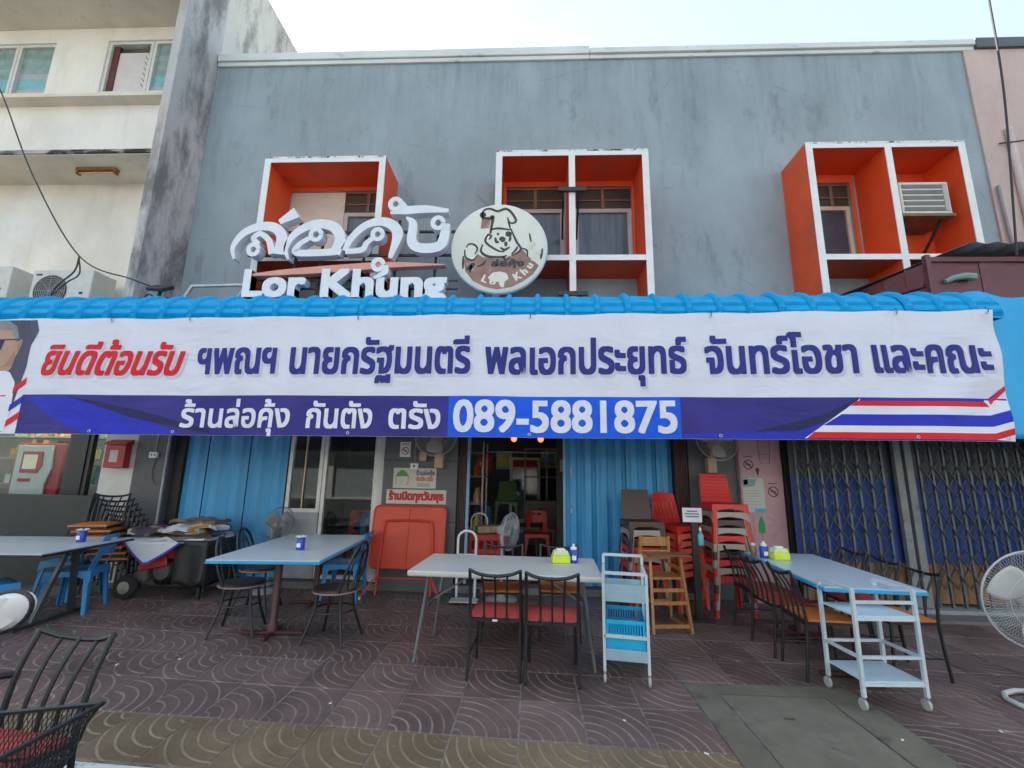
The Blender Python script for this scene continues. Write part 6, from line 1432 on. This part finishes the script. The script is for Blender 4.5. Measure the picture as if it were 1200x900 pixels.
# ------------------------------------------------------------------ lit tube lamps inside the two shops
def tube_lamp(loc, length, label, power):
    t = thing('tube_lamp', label, 'lamp', loc)
    MB().box(-length/2, length/2, -.03, .03, 0, .04).build('batten', WHITE, t)
    MB().tube([(-length/2+.03, 0, -.02), (length/2-.03, 0, -.02)], .014, 8).build('tube', mat('lit_tube_%d' % int(power), (.92, .97, 1.0), .4, var=0., emit=power), t, smooth=True)
    for sx in (-1, 1): MB().box(sx*length/2-.015, sx*length/2+.015, -.02, .02, -.035, 0).build('holder', WHITE, t)
tube_lamp((-3.05, 9.2, 2.50), 1.2, 'lit white tube lamp on the ceiling behind the restaurant window', 7.0)
tube_lamp((-7.9, 7.36, 2.45), 2.2, 'lit white tube lamp over the goods behind the shop glass', 7.0)

# ------------------------------------------------------------------ more of the restaurant's furnishings seen through the door
sh2 = thing('bottle_shelf', 'shelf of bottles and jars along the side inside the doorway', 'shelf', (-1.0, 8.2, .1))
for z in (.5, .95, 1.4, 1.8): MB().box(-.2, .2, -.35, .35, z, z+.02).build('shelf_board', MATS['cabinet_light'], sh2)
for y in (-.34, .34):
    for x in (-.19, .19): MB().bar((x, y, 0), (x, y, 2.0), .025, .025).build('upright', STEEL, sh2)
for z in (.52, .97, 1.42):
    for k in range(4): MB().lathe([(.05, 0), (.05, .15), (.02, .2), (.02, .25)], 12, (.08, -.25+.16*k, z)).build('bottle', gm[(k+int(z*7)) % 8], sh2, smooth=True)
fz = thing('drinks_fridge', 'white upright drinks fridge at the back of the restaurant', 'fridge', (-.15, 12.4, .1))
MB().box(-.4, .4, -.3, .3, 0, 1.9).build('body', WHITE, fz, bevel=.02); MB().box(-.32, .32, -.31, -.301, .35, 1.6).build('door_glass', GLASSD, fz); MB().box(-.32, .32, -.312, -.301, 1.65, 1.84).build('header', INKR, fz)
for k, (x, y, m, lab) in enumerate(((.12, 8.5, PLRED, 'red plastic chair at the dark table inside the doorway'), (-.9, 9.6, PLBLUE, 'blue plastic chair beyond the bottle shelf inside'), (.45, 9.4, PLBEIGE, 'beige plastic chair in front of the grey cabinet inside'))): plastic_chair(m, 'slot', lab, None, (x, y, .1), pi+.4*k)
for k, (x, z, m) in enumerate(((-1.3, 1.6, INKR), (-.75, 1.7, PAP), (.5, 1.75, gm[3]), (1.0, 1.6, PAP))): 
    p_ = notice('wall_picture', ('red picture', 'white picture', 'yellow picture', 'cream picture')[k]+' hanging on the far wall of the restaurant', x-.22, x+.22, z, z+.5, 12.995, m, 'picture', .02); MB().box(-.16, .16, -.024, -.02, .08, .4).build('print', gm[(k*2+1) % 8], p_)
# scraps on the paving
for x, y in ((-1.35, 3.42), (-2.9, 4.05), (.62, 3.35), (1.02, 3.02), (2.28, 3.25), (3.0, 3.4), (-3.3, 3.9), (.2, 5.4)):
    tag(MB().cbox(x, y, .0045, random.uniform(.012, .03), .012, .004, Matrix.Rotation(random.random()*3, 3, 'Z')).build('paper_scrap', WHITE), 'tiny white paper scrap lying on the paving tiles', 'scrap', 'paper scraps on the paving')
